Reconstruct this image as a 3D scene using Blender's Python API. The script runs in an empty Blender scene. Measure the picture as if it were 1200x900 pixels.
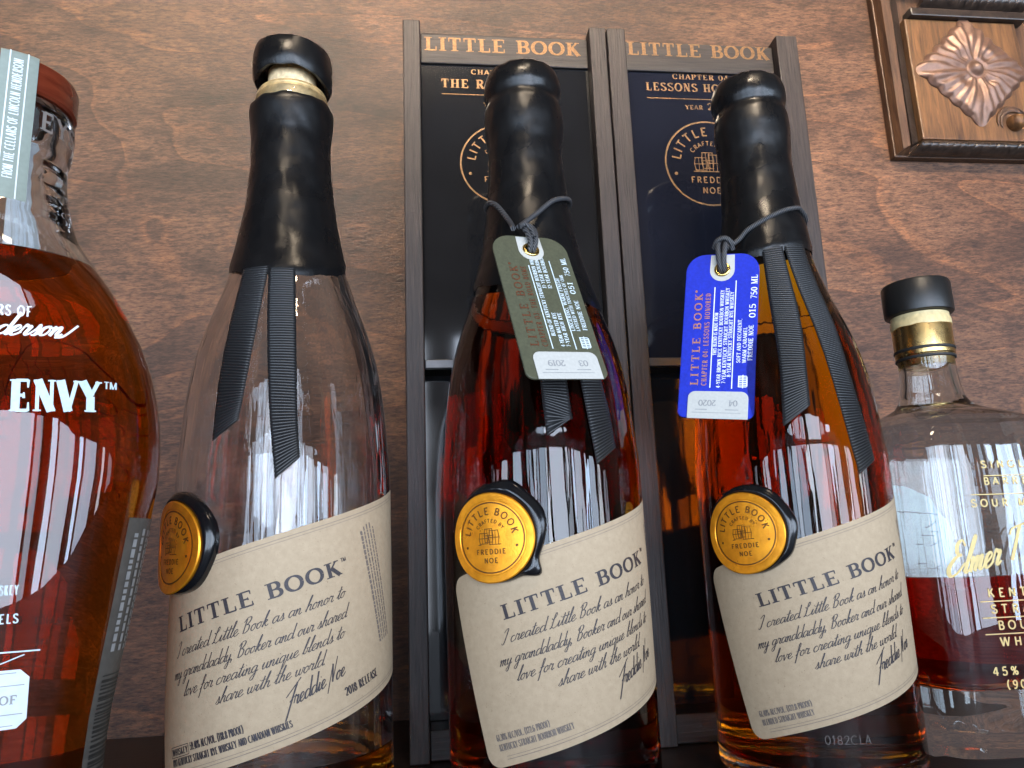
import bpy, bmesh, math, random
from mathutils import Vector, Matrix, noise
random.seed(7)
scene = bpy.context.scene
col = scene.collection
PI = math.pi
mm = 0.001

# ------------------------------------------------------------------ camera
cam = bpy.data.cameras.new("camera")
cam.sensor_width = 36.0
cam.lens = 902.0 / 1200.0 * 36.0
cam.clip_start = 0.01
cam.clip_end = 100.0
cam_o = bpy.data.objects.new("camera", cam)
col.objects.link(cam_o)
_r = Vector((0.9927789, -0.1141389, -0.0369098))
_u = Vector((0.0125496, -0.2071777, 0.9782228))
_f = Vector((0.1193002, 0.9716222, 0.2042493))
cam_o.matrix_world = Matrix(((_r.x, _u.x, -_f.x, 0.0), (_r.y, _u.y, -_f.y, 0.0), (_r.z, _u.z, -_f.z, 0.088), (0, 0, 0, 1)))
scene.camera = cam_o

# ------------------------------------------------------------------ render settings
scene.render.engine = 'CYCLES'
cy = scene.cycles
cy.use_denoising = True
try:
    cy.denoiser = 'OPENIMAGEDENOISE'
    cy.denoising_input_passes = 'RGB_ALBEDO_NORMAL'
except Exception:
    pass
cy.max_bounces = 28
cy.transmission_bounces = 24
cy.transparent_max_bounces = 16
cy.glossy_bounces = 10
cy.diffuse_bounces = 4
cy.caustics_refractive = True
cy.caustics_reflective = True
cy.blur_glossy = 0.6
cy.sample_clamp_indirect = 6.0
scene.view_settings.view_transform = 'Standard'
scene.view_settings.look = 'None'
scene.view_settings.exposure = 0.0
scene.view_settings.gamma = 1.0

# ------------------------------------------------------------------ light: the dim bar room, its front windows, a ceiling lamp, plus an added wash on the upper wall
world = bpy.data.worlds.new("World")
scene.world = world
world.use_nodes = True
wn = world.node_tree.nodes
wl = world.node_tree.links
wn.clear()
w_out = wn.new('ShaderNodeOutputWorld')
w_bg = wn.new('ShaderNodeBackground')
w_tc = wn.new('ShaderNodeTexCoord')
w_no = wn.new('ShaderNodeTexNoise')
w_no.inputs['Scale'].default_value = 3.2
w_no.inputs['Detail'].default_value = 3.0
w_cr = wn.new('ShaderNodeValToRGB')
w_cr.color_ramp.elements[0].position = 0.38
w_cr.color_ramp.elements[0].color = (0.018, 0.014, 0.012, 1)
w_cr.color_ramp.elements[1].position = 0.72
w_cr.color_ramp.elements[1].color = (0.30, 0.26, 0.23, 1)
wl.new(w_tc.outputs['Generated'], w_no.inputs['Vector'])
wl.new(w_no.outputs['Fac'], w_cr.inputs['Fac'])
wl.new(w_cr.outputs['Color'], w_bg.inputs['Color'])
w_bg.inputs['Strength'].default_value = 0.6
wl.new(w_bg.outputs['Background'], w_out.inputs['Surface'])

def area(name, loc, target, sx, sy, radiance, color):
    d = bpy.data.lights.new(name, 'AREA')
    d.shape = 'RECTANGLE'
    d.size = sx
    d.size_y = sy
    d.energy = radiance * PI * sx * sy
    d.color = color
    o = bpy.data.objects.new(name, d)
    o.location = loc
    o.rotation_euler = (Vector(target) - Vector(loc)).to_track_quat('-Z', 'Y').to_euler()
    col.objects.link(o)
    return o

WIN_Y = -2.6
WIN = 14.0
# x0, x1, z0, z1, strength, colour of the daylight panes behind the camera
panes = [(-6.4, -5.2, -.7, .9, .25, (.70, .82, 1.0)), (-3.8, -3.25, -.7, .95, .7, (.70, .82, 1.0)), (-2.3, -1.6, -.7, .98, .75, (.64, .79, 1.0)),
         (-1.25, -1.0, -.7, 1.0, .6, (.58, .76, 1.0)), (-.94, -.62, -.7, 1.0, .85, (.68, .81, 1.0)), (-.55, -.15, -.7, 1.02, .6, (.62, .78, 1.0)), (-.09, .02, -.7, 1.0, 1.2, (.76, .85, 1.0)),
         (.16, 1.02, -.66, 1.02, .95, (.72, .82, 1.0)), (1.08, 1.24, -.7, .98, .5, (.70, .82, 1.0)), (1.45, 1.62, -.7, .98, 1.3, (.62, .78, 1.0)), (1.68, 2.3, -.7, .95, .8, (.70, .82, 1.0)),
         (2.6, 2.8, -.7, .95, 1.5, (.58, .76, 1.0)), (2.95, 4.0, -.7, .95, .75, (.64, .79, 1.0)), (4.9, 5.4, -.7, .92, .8, (.80, .90, 1.0)), (6.4, 7.6, -.7, .9, .3, (.70, .82, 1.0))]
for i, (x0, x1, z0, z1, s, c) in enumerate(panes):
    area("window_pane_light", ((x0 + x1) / 2, WIN_Y, (z0 + z1) / 2), ((x0 + x1) / 2, 1, (z0 + z1) / 2), x1 - x0, z1 - z0, WIN * s, c)
area("ceiling_lamp_light", (0.25, -0.55, 1.45), (0.05, 0.42, 0.25), .14, .14, 60.0, (1.0, .80, .58))
ww = area("added_upper_wall_light", (-0.10, -0.80, 1.30), (0.05, .485, .47), .95, .06, 1.0, (1.0, .80, .58))  # added lamp with no known fixture, brightens the upper wall over the lower
ww.data.energy = 3.0
ww.data.spread = math.radians(25)

# ------------------------------------------------------------------ mesh helpers
class MB:
    def __init__(self):
        self.v = []
        self.f = []
    def add(self, vs, fs):
        b = len(self.v)
        self.v.extend([tuple(p) for p in vs])
        self.f.extend([tuple(i + b for i in f) for f in fs])
        return b
    def grid(self, rows, closed_u=False, closed_v=False):
        n = len(rows); m = len(rows[0]); b = len(self.v)
        for r in rows:
            self.v.extend([tuple(p) for p in r])
        for i in range(n if closed_v else n - 1):
            for j in range(m if closed_u else m - 1):
                a, c = i, (i + 1) % n
                k = (j + 1) % m
                self.f.append((b + a * m + j, b + a * m + k, b + c * m + k, b + c * m + j))
        return b
    def fan(self, ring, centre):
        b = self.add(list(ring) + [centre], [])
        n = len(ring)
        self.f.extend([(b + i, b + (i + 1) % n, b + n) for i in range(n)])
    def box(self, x0, x1, y0, y1, z0, z1):
        self.add([(x0, y0, z0), (x1, y0, z0), (x1, y1, z0), (x0, y1, z0), (x0, y0, z1), (x1, y0, z1), (x1, y1, z1), (x0, y1, z1)],
                 [(0, 3, 2, 1), (4, 5, 6, 7), (0, 1, 5, 4), (1, 2, 6, 5), (2, 3, 7, 6), (3, 0, 4, 7)])
    def tube(self, path, r, n=12, closed=False):
        P = [Vector(p) for p in path]
        N = len(P)
        up = None
        rows = []
        for i in range(N):
            a = P[(i - 1) % N] if (closed or i > 0) else P[i]
            c = P[(i + 1) % N] if (closed or i < N - 1) else P[i]
            t = (c - a).normalized()
            if up is None:
                up = t.orthogonal().normalized()
            up = (up - t * up.dot(t))
            up = up.normalized() if up.length > 1e-9 else t.orthogonal().normalized()
            w = t.cross(up)
            rr = r(i / (N - 1)) if callable(r) else r
            rows.append([P[i] + (up * math.cos(q) + w * math.sin(q)) * rr for q in [2 * PI * k / n for k in range(n)]])
        self.grid(rows, closed_u=True, closed_v=closed)
        if not closed:
            self.fan(rows[0][::-1], P[0])
            self.fan(rows[-1], P[-1])
    def build(self, name, mat, parent=None, smooth=True, fix=True, bevel=0.0, angle=40):
        me = bpy.data.meshes.new(name)
        me.from_pydata(self.v, [], self.f)
        bm = bmesh.new()
        bm.from_mesh(me)
        bmesh.ops.remove_doubles(bm, verts=bm.verts, dist=1e-7)
        if fix:
            bmesh.ops.recalc_face_normals(bm, faces=bm.faces)
        if bevel > 0:
            es = [e for e in bm.edges if len(e.link_faces) == 2 and e.calc_face_angle(0) > math.radians(35)]
            bmesh.ops.bevel(bm, geom=es, offset=bevel, segments=2, profile=.5, affect='EDGES')
        for f in bm.faces:
            f.smooth = smooth
        if smooth:
            for e in bm.edges:
                if len(e.link_faces) == 2 and e.calc_face_angle(0) > math.radians(angle):
                    e.smooth = False
        bm.to_mesh(me)
        bm.free()
        o = bpy.data.objects.new(name, me)
        me.materials.append(mat)
        col.objects.link(o)
        if parent:
            o.parent = parent
        return o

def thing(name, label, cat, loc=(0, 0, 0), group=None, rot=None):
    o = bpy.data.objects.new(name, None)
    o.empty_display_size = .02
    o.location = loc
    if rot is not None:
        o.rotation_mode = 'QUATERNION'
        o.rotation_quaternion = rot
    o['label'] = label
    o['category'] = cat
    if group:
        o['group'] = group
    col.objects.link(o)
    return o

def interp(tab, x):
    if x <= tab[0][0]:
        return tab[0][1]
    for (a, b), (c, d) in zip(tab, tab[1:]):
        if x <= c:
            return b + (d - b) * (x - a) / (c - a) if c > a else d
    return tab[-1][1]

def spline(pts, n=5, closed=False):
    P = [Vector((p[0], p[1])) for p in pts]
    if len(P) == 2:
        return P
    out = []
    N = len(P)
    for i in range(N if closed else N - 1):
        p1, p2 = P[i], P[(i + 1) % N]
        p0 = P[i - 1] if (i > 0 or closed) else p1 * 2 - p2
        p3 = P[(i + 2) % N] if (i + 2 < N or closed) else p2 * 2 - p1
        for k in range(n):
            t = k / n
            out.append(.5 * ((2 * p1) + (p2 - p0) * t + (2 * p0 - 5 * p1 + 4 * p2 - p3) * t * t + (3 * p1 - p0 - 3 * p2 + p3) * t ** 3))
    if not closed:
        out.append(P[-1])
    return out

def smooth_profile(pts, n=4):
    """Catmull-Rom through (r, z) points, for lathes."""
    return [(max(p.x, 0.0), p.y) for p in spline(pts, n)]

def lathe_rows(prof, n=72):
    return [[(r * math.sin(2 * PI * k / n), -r * math.cos(2 * PI * k / n), z) for k in range(n)] for r, z in prof]

def lathe(mb, prof, n=72):
    """prof from bottom to top; ends closed by fans when radius > 0."""
    rows = lathe_rows([p for p in prof if p[0] > 1e-6], n)
    mb.grid(rows, closed_u=True)
    mb.fan(rows[0][::-1], (0, 0, prof[0][1]))
    mb.fan(rows[-1], (0, 0, prof[-1][1]))

# ------------------------------------------------------------------ lettering: skeleton glyphs drawn as ribbons
# cap height 1.  V stem, v thin stem, H thin bar, X thick diagonal, x thin diagonal, C arc, P curve, E end serif, F foot serif
GLY = {
'A': (.78, "x .04 0 .38 1;X .38 1 .74 0;H .33 .16 .58;F .04 0;F .74 0"),
'B': (.78, "V .2 0 1;H .97 .2 .42;C .42 .745 .22 .225 -90 90;H .515 .2 .44;C .45 .272 .25 .243 -90 90;H .03 .2 .45"),
'C': (.86, "C .48 .5 .4 .47 48 312;E .76 .97 .68"),
'D': (.88, "V .2 0 1;H .97 .2 .4;H .03 .2 .4;C .4 .5 .4 .47 -90 90"),
'E': (.78, "V .2 0 1;H .97 .2 .68;H .5 .2 .52;H .03 .2 .7;E .68 .99 .74;E .7 .01 .28;E .52 .41 .59"),
'F': (.72, "V .2 0 1;H .97 .2 .68;H .5 .2 .52;E .68 .99 .74;E .52 .41 .59"),
'G': (.9, "C .48 .5 .4 .47 48 330;v .8 .08 .42;E .76 .97 .68;F .78 .42"),
'H': (.92, "V .2 0 1;V .72 0 1;H .5 .2 .72"),
'I': (.4, "V .2 0 1"),
'J': (.56, "P .4 1 .4 .3 .36 .08 .22 .02 .08 .1;F .4 1"),
'K': (.84, "V .2 0 1;x .2 .38 .66 1;X .36 .58 .74 0;F .66 1;F .74 0"),
'L': (.72, "V .2 0 1;H .03 .2 .66;E .66 .01 .32"),
'M': (1.0, "v .14 0 1;X .14 1 .48 0;x .48 0 .82 1;V .84 0 1"),
'N': (.88, "v .15 0 1;X .15 1 .72 0;v .72 0 1"),
'O': (.94, "C .47 .5 .39 .47 0 360"),
'P': (.74, "V .2 0 1;H .97 .2 .42;C .42 .72 .25 .25 -90 90;H .47 .2 .42"),
'Q': (.94, "C .47 .5 .39 .47 0 360;X .5 .25 .8 -.1"),
'R': (.82, "V .2 0 1;H .97 .2 .42;C .42 .73 .24 .24 -90 90;H .49 .2 .42;X .42 .47 .74 0;F .76 0"),
'S': (.72, "P .6 .8 .5 .94 .34 .97 .16 .9 .11 .75 .2 .61 .4 .5 .58 .39 .64 .23 .55 .07 .36 .03 .18 .07 .09 .22"),
'T': (.78, "V .39 0 1;H .97 .06 .72;E .06 .99 .7;E .72 .99 .7"),
'U': (.88, "V .18 .32 1;C .45 .32 .27 .29 180 360;v .72 .32 1"),
'V': (.78, "X .06 1 .4 0;x .4 0 .72 1;F .06 1;F .72 1"),
'W': (1.1, "X .05 1 .3 0;x .3 0 .54 1;X .54 1 .8 0;x .8 0 1.04 1;F .05 1;F 1.04 1"),
'X': (.8, "X .08 1 .72 0;x .08 0 .7 1;F .08 1;F .7 1;F .08 0;F .72 0"),
'Y': (.78, "X .05 1 .4 .5;x .4 .5 .73 1;V .4 0 .5;F .05 1;F .73 1"),
'Z': (.74, "H .97 .1 .66;x .66 .97 .08 .03;H .03 .08 .66;E .66 .01 .26;E .1 .99 .74"),
'0': (.72, "C .36 .5 .28 .47 0 360"),
'1': (.5, "V .28 0 1;x .1 .8 .28 1"),
'2': (.7, "P .1 .74 .18 .92 .36 .97 .54 .9 .6 .72 .48 .46 .1 .04;H .04 .1 .62"),
'3': (.7, "P .1 .82 .22 .95 .38 .97 .54 .88 .55 .68 .42 .54 .28 .52;P .28 .52 .48 .48 .6 .32 .55 .1 .36 .03 .18 .06 .08 .2"),
'4': (.72, "x .46 1 .06 .3;H .3 .06 .68;V .5 0 1"),
'5': (.7, "H .97 .16 .58;x .16 .97 .12 .52;P .12 .52 .3 .6 .5 .54 .6 .34 .52 .1 .32 .03 .16 .06 .07 .18"),
'6': (.72, "P .56 .9 .4 .97 .2 .82 .09 .5 .1 .28;C .35 .3 .26 .27 0 360"),
'7': (.66, "H .97 .08 .6;x .6 .97 .24 0"),
'8': (.72, "C .36 .74 .22 .23 0 360;C .36 .27 .26 .24 0 360"),
'9': (.72, "C .36 .7 .26 .27 0 360;P .62 .72 .6 .45 .48 .14 .3 .03 .14 .1"),
'.': (.3, "v .14 0 .14"), ',': (.3, "x .16 .1 .08 -.16"), "'": (.28, "v .14 .72 1"), '-': (.5, "H .42 .1 .4"),
'/': (.5, "x .04 -.08 .44 1.05"), '(': (.4, "P .32 1.08 .14 .8 .1 .5 .14 .2 .32 -.08"), ')': (.4, "P .08 1.08 .26 .8 .3 .5 .26 .2 .08 -.08"),
'%': (.9, "C .22 .76 .15 .2 0 360;C .68 .24 .15 .2 0 360;x .2 0 .7 1"), ':': (.3, "v .14 .1 .24;v .14 .5 .64"), ' ': (.42, ""),
'*': (.3, "C .14 .86 .09 .1 0 360"),
}
SCR = {
'a': (.5, [[(.40, .36), (.26, .43), (.10, .34), (.04, .16), (.10, .02), (.22, .04), (.36, .2), (.42, .42), (.39, .14), (.44, .02), (.56, .1)]]),
'b': (.42, [[(0, .05), (.2, .45), (.34, .95), (.27, .98), (.14, .5), (.08, .1), (.16, .01), (.28, .08), (.34, .28), (.26, .36), (.46, .32)]]),
'c': (.42, [[(.36, .34), (.28, .42), (.12, .36), (.05, .18), (.12, .02), (.26, .02), (.48, .14)]]),
'd': (.52, [[(.40, .34), (.26, .43), (.1, .34), (.04, .16), (.1, .02), (.22, .04), (.38, .22), (.52, 1.0)], [(.52, 1.0), (.42, .2), (.46, .02), (.58, .1)]]),
'e': (.4, [[(-.02, .1), (.2, .2), (.33, .33), (.26, .43), (.12, .36), (.06, .18), (.12, .03), (.24, .01), (.46, .14)]]),
'f': (.36, [[(0, .08), (.2, .35), (.36, .85), (.32, .98), (.24, .85), (.14, .2), (.06, -.35), (0, -.42)], [(.04, .4), (.38, .44)]]),
'g': (.5, [[(.38, .36), (.26, .43), (.1, .34), (.04, .16), (.1, .03), (.22, .05), (.36, .2), (.40, .42), (.34, -.1), (.22, -.42), (.06, -.4), (.1, -.22), (.52, .12)]]),
'h': (.5, [[(0, .05), (.18, .4), (.34, .95), (.28, .98), (.18, .6), (.06, 0)], [(.06, 0), (.16, .28), (.3, .42), (.38, .36), (.34, .12), (.4, .01), (.54, .1)]]),
'i': (.27, [[(0, .1), (.16, .42), (.1, .12), (.15, .01), (.3, .1)], [(.22, .62), (.24, .66)]]),
'k': (.44, [[(0, .05), (.18, .4), (.34, .95), (.28, .98), (.18, .6), (.06, 0)], [(.1, .2), (.26, .42), (.34, .36), (.2, .22), (.32, .02), (.48, .1)]]),
'l': (.25, [[(0, .05), (.2, .45), (.34, .95), (.27, .98), (.16, .55), (.08, .12), (.14, .01), (.28, .1)]]),
'm': (.64, [[(0, .3), (.1, .42), (.04, 0)], [(.04, 0), (.16, .3), (.28, .42), (.3, .3), (.24, 0)], [(.24, 0), (.36, .3), (.48, .42), (.5, .3), (.46, .08), (.54, .01), (.68, .1)]]),
'n': (.46, [[(0, .3), (.1, .42), (.04, 0)], [(.04, 0), (.16, .3), (.28, .42), (.32, .3), (.28, .08), (.36, .01), (.5, .1)]]),
'o': (.42, [[(.26, .42), (.1, .34), (.04, .16), (.12, .02), (.26, .06), (.34, .24), (.26, .42), (.34, .36), (.46, .36)]]),
'p': (.44, [[(0, .2), (.12, .44), (.0, -.42)], [(.06, .1), (.2, .4), (.36, .36), (.34, .12), (.2, .02), (.08, .08)], [(.3, .06), (.48, .12)]]),
'q': (.52, [[(.38, .36), (.26, .43), (.1, .34), (.04, .16), (.1, .03), (.22, .05), (.36, .2), (.42, .42), (.32, -.42), (.42, -.3), (.54, .1)]]),
'r': (.4, [[(0, .1), (.1, .46), (.2, .38), (.32, .4), (.24, .1), (.3, .01), (.44, .1)]]),
's': (.36, [[(0, .06), (.16, .28), (.22, .48), (.28, .2), (.22, .02), (.08, .02)], [(.22, .02), (.42, .12)]]),
't': (.3, [[(0, .1), (.18, .45), (.28, .82), (.14, .12), (.2, .01), (.34, .1)], [(.04, .56), (.4, .6)]]),
'u': (.5, [[(0, .2), (.1, .42), (.06, .12), (.12, .01), (.24, .08), (.38, .42), (.34, .1), (.4, .01), (.54, .1)]]),
'v': (.42, [[(0, .3), (.08, .42), (.12, .05), (.16, .01), (.34, .36), (.32, .42), (.48, .36)]]),
'w': (.6, [[(0, .25), (.08, .42), (.06, .1), (.14, .01), (.26, .12), (.32, .4), (.3, .1), (.38, .01), (.5, .14), (.54, .42), (.64, .36)]]),
'y': (.48, [[(0, .3), (.1, .42), (.06, .12), (.14, .02), (.26, .1), (.38, .42), (.26, -.3), (.14, -.44), (.04, -.34), (.2, -.1), (.5, .12)]]),
'I': (.42, [[(.06, .78), (.24, .98), (.4, .98), (.3, .5), (.16, .05), (.02, -.02), (-.04, .1)]]),
'L': (.58, [[(.06, .7), (.2, .62), (.42, .8), (.44, .98), (.34, .98), (.24, .6), (.14, .12), (0, .02), (.12, .1), (.34, 0), (.58, .1)]]),
'B': (.62, [[(.2, .9), (.1, 0)], [(.02, .72), (.2, .95), (.46, .98), (.5, .78), (.3, .54), (.2, .52)], [(.24, .53), (.46, .44), (.46, .16), (.24, 0), (.08, .1)]]),
'F': (.44, [[(-.2, .55), (.2, .8), (.85, 1.2)], [(.6, 1.06), (.3, .4), (-.06, -.5), (-.12, -.55)], [(.1, .25), (.44, .45)]]),
'N': (.6, [[(-.06, -.4), (.24, .95)], [(.24, .95), (.3, .05)], [(.3, .05), (.62, 1.2)]]),
'E': (.66, [[(.56, .78), (.36, .98), (.18, .86), (.26, .62), (.42, .55), (.2, .5), (.04, .24), (.16, .0), (.42, .06), (.66, .3)]]),
'T': (.56, [[(0, .78), (.12, .95), (.78, 1.02)], [(.44, .98), (.28, .02)]]),
'.': (.2, [[(.06, .02), (.09, .04)]]), ',': (.2, [[(.08, .06), (.0, -.14)]]), ' ': (.3, []),
}

def glyph_strokes(ch, T, thin, serif):
    adv, spec = GLY[ch]
    out = []
    def arc(cx, cy, rx, ry, a0, a1):
        n = max(6, int(abs(a1 - a0) / 14))
        return [Vector((cx + rx * math.cos(math.radians(a0 + (a1 - a0) * i / n)), cy + ry * math.sin(math.radians(a0 + (a1 - a0) * i / n)))) for i in range(n + 1)]
    def contrast(P, closed=False):
        w = []
        for i in range(len(P)):
            a = P[max(i - 1, 0)]; b = P[min(i + 1, len(P) - 1)]
            d = b - a
            s = abs(d.y) / (d.length + 1e-9)
            w.append(thin + (T - thin) * s ** 1.4)
        return w
    for s in [q for q in spec.split(';') if q]:
        k, *n = s.split()
        n = [float(x) for x in n]
        if k in 'Vv':
            w = T if (k == 'V' or not serif) else thin
            x, y0, y1 = n
            out.append(([Vector((x, y0)), Vector((x, y1))], [w, w]))
            if serif and abs(y1 - y0) > .4:
                for y, s0 in ((y0, 1), (y1, -1)):
                    if y in (0.0, 1.0):
                        e = w / 2 + .1
                        out.append(([Vector((x - e, y + s0 * .03)), Vector((x + e, y + s0 * .03))], [.06, .06]))
        elif k == 'H':
            y, x0, x1 = n
            out.append(([Vector((x0, y)), Vector((x1, y))], [thin, thin]))
        elif k == 'E':
            if serif:
                x, y0, y1 = n
                out.append(([Vector((x, y0)), Vector((x, y1))], [.1, .05]))
        elif k == 'F':
            if serif:
                x, y = n
                yy = y + (.03 if y < .5 else -.03)
                out.append(([Vector((x - .14, yy)), Vector((x + .14, yy))], [.06, .06]))
        elif k in 'Xx':
            w = T * 1.05 if k == 'X' else thin * 1.15
            out.append(([Vector(n[0:2]), Vector(n[2:4])], [w, w]))
        elif k == 'C':
            P = arc(*n)
            out.append((P, contrast(P)))
        elif k == 'P':
            P = spline([(n[i], n[i + 1]) for i in range(0, len(n), 2)], 4)
            out.append((P, contrast(P)))
    return adv, out

def text_caps(txt, h, T=.2, thin=.075, serif=True, sx=1.0, track=0.0):
    """returns (width, strokes) with the baseline start at the origin, cap height h"""
    x = 0
    res = []
    for ch in txt:
        adv, st = glyph_strokes(ch, T, thin, serif)
        for P, w in st:
            res.append(([Vector(((x + p.x * sx) * h, p.y * h)) for p in P], [q * h * (sx ** .5) for q in w]))
        x += adv * sx + track
    return (x - track) * h, res

def fit_caps(txt, width, h, T=.2, thin=.075, serif=True, track=0.0):
    w, _ = text_caps(txt, h, T, thin, serif, 1.0, track)
    return text_caps(txt, h, T, thin, serif, width / w, track * width / w)

def text_script(txt, h, w=.06, shear=.42, sx=1.0):
    x = 0
    res = []
    for ch in txt:
        adv, st = SCR[ch]
        for pts in st:
            P = spline(pts, 5)
            P = [Vector(((x + p.x * sx + p.y * shear) * h, p.y * h)) for p in P]
            n = len(P)
            ws = []
            for i in range(n):
                d = P[min(i + 1, n - 1)] - P[max(i - 1, 0)]
                s = max(0.0, -d.y / (d.length + 1e-9))
                ws.append(h * w * (.75 + .7 * s))
            res.append((P, ws))
        x += adv * sx
    return x * h, res

def fit_script(txt, width, h, w=.06, shear=.42):
    w0, _ = text_script(txt, h, w, shear)
    return text_script(txt, h, w, shear, width / w0)

def place(strokes, ox, oy, ang=0.0):
    c, s = math.cos(ang), math.sin(ang)
    return [([Vector((ox + p.x * c - p.y * s, oy + p.x * s + p.y * c)) for p in P], w) for P, w in strokes]

def on_arc(txt, radius, h, mid_deg, span_deg, T=.14, thin=.12, serif=False):
    """letters set round a circle, upright at the top"""
    adv = [GLY[c][0] for c in txt]
    tot = sum(adv)
    x = 0
    res = []
    for c, a in zip(txt, adv):
        m = (x + a / 2) / tot
        th = math.radians(mid_deg + span_deg / 2 - span_deg * m)
        _, st = glyph_strokes(c, T, thin, serif)
        loc = [([Vector(((p.x - a / 2) * h, p.y * h)) for p in P], [q * h for q in w]) for P, w in st]
        res += place(loc, radius * math.cos(th), radius * math.sin(th), th - PI / 2)
        x += a
    return res

def circle(cx, cy, r, w, a0=0, a1=360, n=48):
    return [([Vector((cx + r * math.cos(math.radians(a0 + (a1 - a0) * i / n)), cy + r * math.sin(math.radians(a0 + (a1 - a0) * i / n)))) for i in range(n + 1)], [w] * (n + 1))]

def line(x0, y0, x1, y1, w, n=1):
    return [([Vector((x0 + (x1 - x0) * i / n, y0 + (y1 - y0) * i / n)) for i in range(n + 1)], [w] * (n + 1))]

def ink(mb, strokes, mapper, off=0.00012, lift=2.0e-6):
    """ribbons in 2D laid on a surface by mapper(x, y, offset) -> point"""
    for si, (P, W) in enumerate(strokes):
        o = off + lift * (si % 9)
        n = len(P)
        L = []; Rr = []
        for i in range(n):
            d = P[min(i + 1, n - 1)] - P[max(i - 1, 0)]
            if d.length < 1e-12:
                d = Vector((1, 0))
            d = d.normalized()
            q = Vector((-d.y, d.x)) * (W[i] / 2)
            L.append(mapper(P[i].x + q.x, P[i].y + q.y, o))
            Rr.append(mapper(P[i].x - q.x, P[i].y - q.y, o))
        b = mb.add(L + Rr, [])
        for i in range(n - 1):
            mb.f.append((b + i, b + n + i, b + n + i + 1, b + i + 1))

def emblem(R):
    """round emblem: ring, two arcs of letters, three barrels, two lines of letters; R = ring radius"""
    s = []
    s += circle(0, 0, R, R * .04)
    s += on_arc("LITTLE BOOK", R * .66, R * .2, 90, 172, .19, .17)
    s += on_arc("CRAFTED BY", R * .43, R * .1, 88, 118, .2, .18)
    for y, t, h in ((-.47, "FREDDIE", .14), (-.72, "NOE", .14)):
        w, st = text_caps(t, R * h, .2, .18, False, 1.0, .22)
        s += place(st, -w / 2, R * y)
    for x in (-.78, .78):
        s += circle(R * x, -R * .26, R * .02, R * .04, n=10)
    for bx, by, bw, bh in ((-.2, -.02, .15, .3), (-.04, .06, .14, .38), (.12, .0, .16, .4)):
        hh = bh / 2
        pts = [(bx - bw * .8, by - hh), (bx - bw, by), (bx - bw * .8, by + hh), (bx + bw * .8, by + hh), (bx + bw, by), (bx + bw * .8, by - hh)]
        P = [Vector((R * p[0], R * p[1])) for p in pts + pts[:1]]
        s.append((P, [R * .022] * 7))
        for k in (-.5, 0, .5):
            s += line(R * (bx - bw * .92), R * (by + k * bh), R * (bx + bw * .92), R * (by + k * bh), R * .02)
        for k in (-.3, .3):
            s += line(R * (bx + bw * k), R * (by - hh), R * (bx + bw * k), R * (by + hh), R * .012)
    s += line(-R * .38, -R * .2, R * .34, -R * .2, R * .025)
    return s

# ------------------------------------------------------------------ materials
def material(name):
    m = bpy.data.materials.new(name)
    m.use_nodes = True
    nt = m.node_tree
    nt.nodes.clear()
    out = nt.nodes.new('ShaderNodeOutputMaterial')
    return m, nt, out

def N(nt, t, **kw):
    n = nt.nodes.new(t)
    for k, v in kw.items():
        if k in n.inputs:
            n.inputs[k].default_value = v
        else:
            setattr(n, k, v)
    return n

def coords(nt, scale=(1, 1, 1), rot=(0, 0, 0), kind='Object'):
    tc = nt.nodes.new('ShaderNodeTexCoord')
    mp = nt.nodes.new('ShaderNodeMapping')
    mp.inputs['Scale'].default_value = scale
    mp.inputs['Rotation'].default_value = rot
    nt.links.new(tc.outputs[kind], mp.inputs['Vector'])
    return mp.outputs['Vector']

def ramp(nt, fac, stops):
    r = nt.nodes.new('ShaderNodeValToRGB')
    e = r.color_ramp.elements
    while len(e) < len(stops):
        e.new(.5)
    for el, (p, c) in zip(e, stops):
        el.position = p
        el.color = (c[0], c[1], c[2], 1)
    nt.links.new(fac, r.inputs['Fac'])
    return r.outputs['Color']

def pbr(name, color, rough=.5, metal=0.0, spec=.5, noise_amt=.12, noise_scale=400, bump=0.0, bump_scale=800, coat=0.0, rough_var=.0):
    m, nt, out = material(name)
    b = N(nt, 'ShaderNodeBsdfPrincipled')
    b.inputs['Metallic'].default_value = metal
    b.inputs['Roughness'].default_value = rough
    b.inputs['Specular IOR Level'].default_value = spec
    b.inputs['Coat Weight'].default_value = coat
    v = coords(nt)
    n = N(nt, 'ShaderNodeTexNoise', Scale=noise_scale, Detail=4.0)
    nt.links.new(v, n.inputs['Vector'])
    lo = [max(c * (1 - noise_amt), 0) for c in color]
    hi = [min(c * (1 + noise_amt), 1) for c in color]
    nt.links.new(ramp(nt, n.outputs['Fac'], [(.3, lo), (.7, hi)]), b.inputs['Base Color'])
    if rough_var > 0:
        mr = N(nt, 'ShaderNodeMapRange')
        mr.inputs['From Min'].default_value = .3
        mr.inputs['From Max'].default_value = .7
        mr.inputs['To Min'].default_value = max(rough - rough_var, .02)
        mr.inputs['To Max'].default_value = rough + rough_var
        n3 = N(nt, 'ShaderNodeTexNoise', Scale=noise_scale * .35, Detail=5.0)
        nt.links.new(v, n3.inputs['Vector'])
        nt.links.new(n3.outputs['Fac'], mr.inputs['Value'])
        nt.links.new(mr.outputs['Result'], b.inputs['Roughness'])
    if bump > 0:
        n2 = N(nt, 'ShaderNodeTexNoise', Scale=bump_scale, Detail=3.0)
        nt.links.new(v, n2.inputs['Vector'])
        bp = N(nt, 'ShaderNodeBump', Strength=bump, Distance=.0006)
        nt.links.new(n2.outputs['Fac'], bp.inputs['Height'])
        nt.links.new(bp.outputs['Normal'], b.inputs['Normal'])
    nt.links.new(b.outputs['BSDF'], out.inputs['Surface'])
    return m

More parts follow.
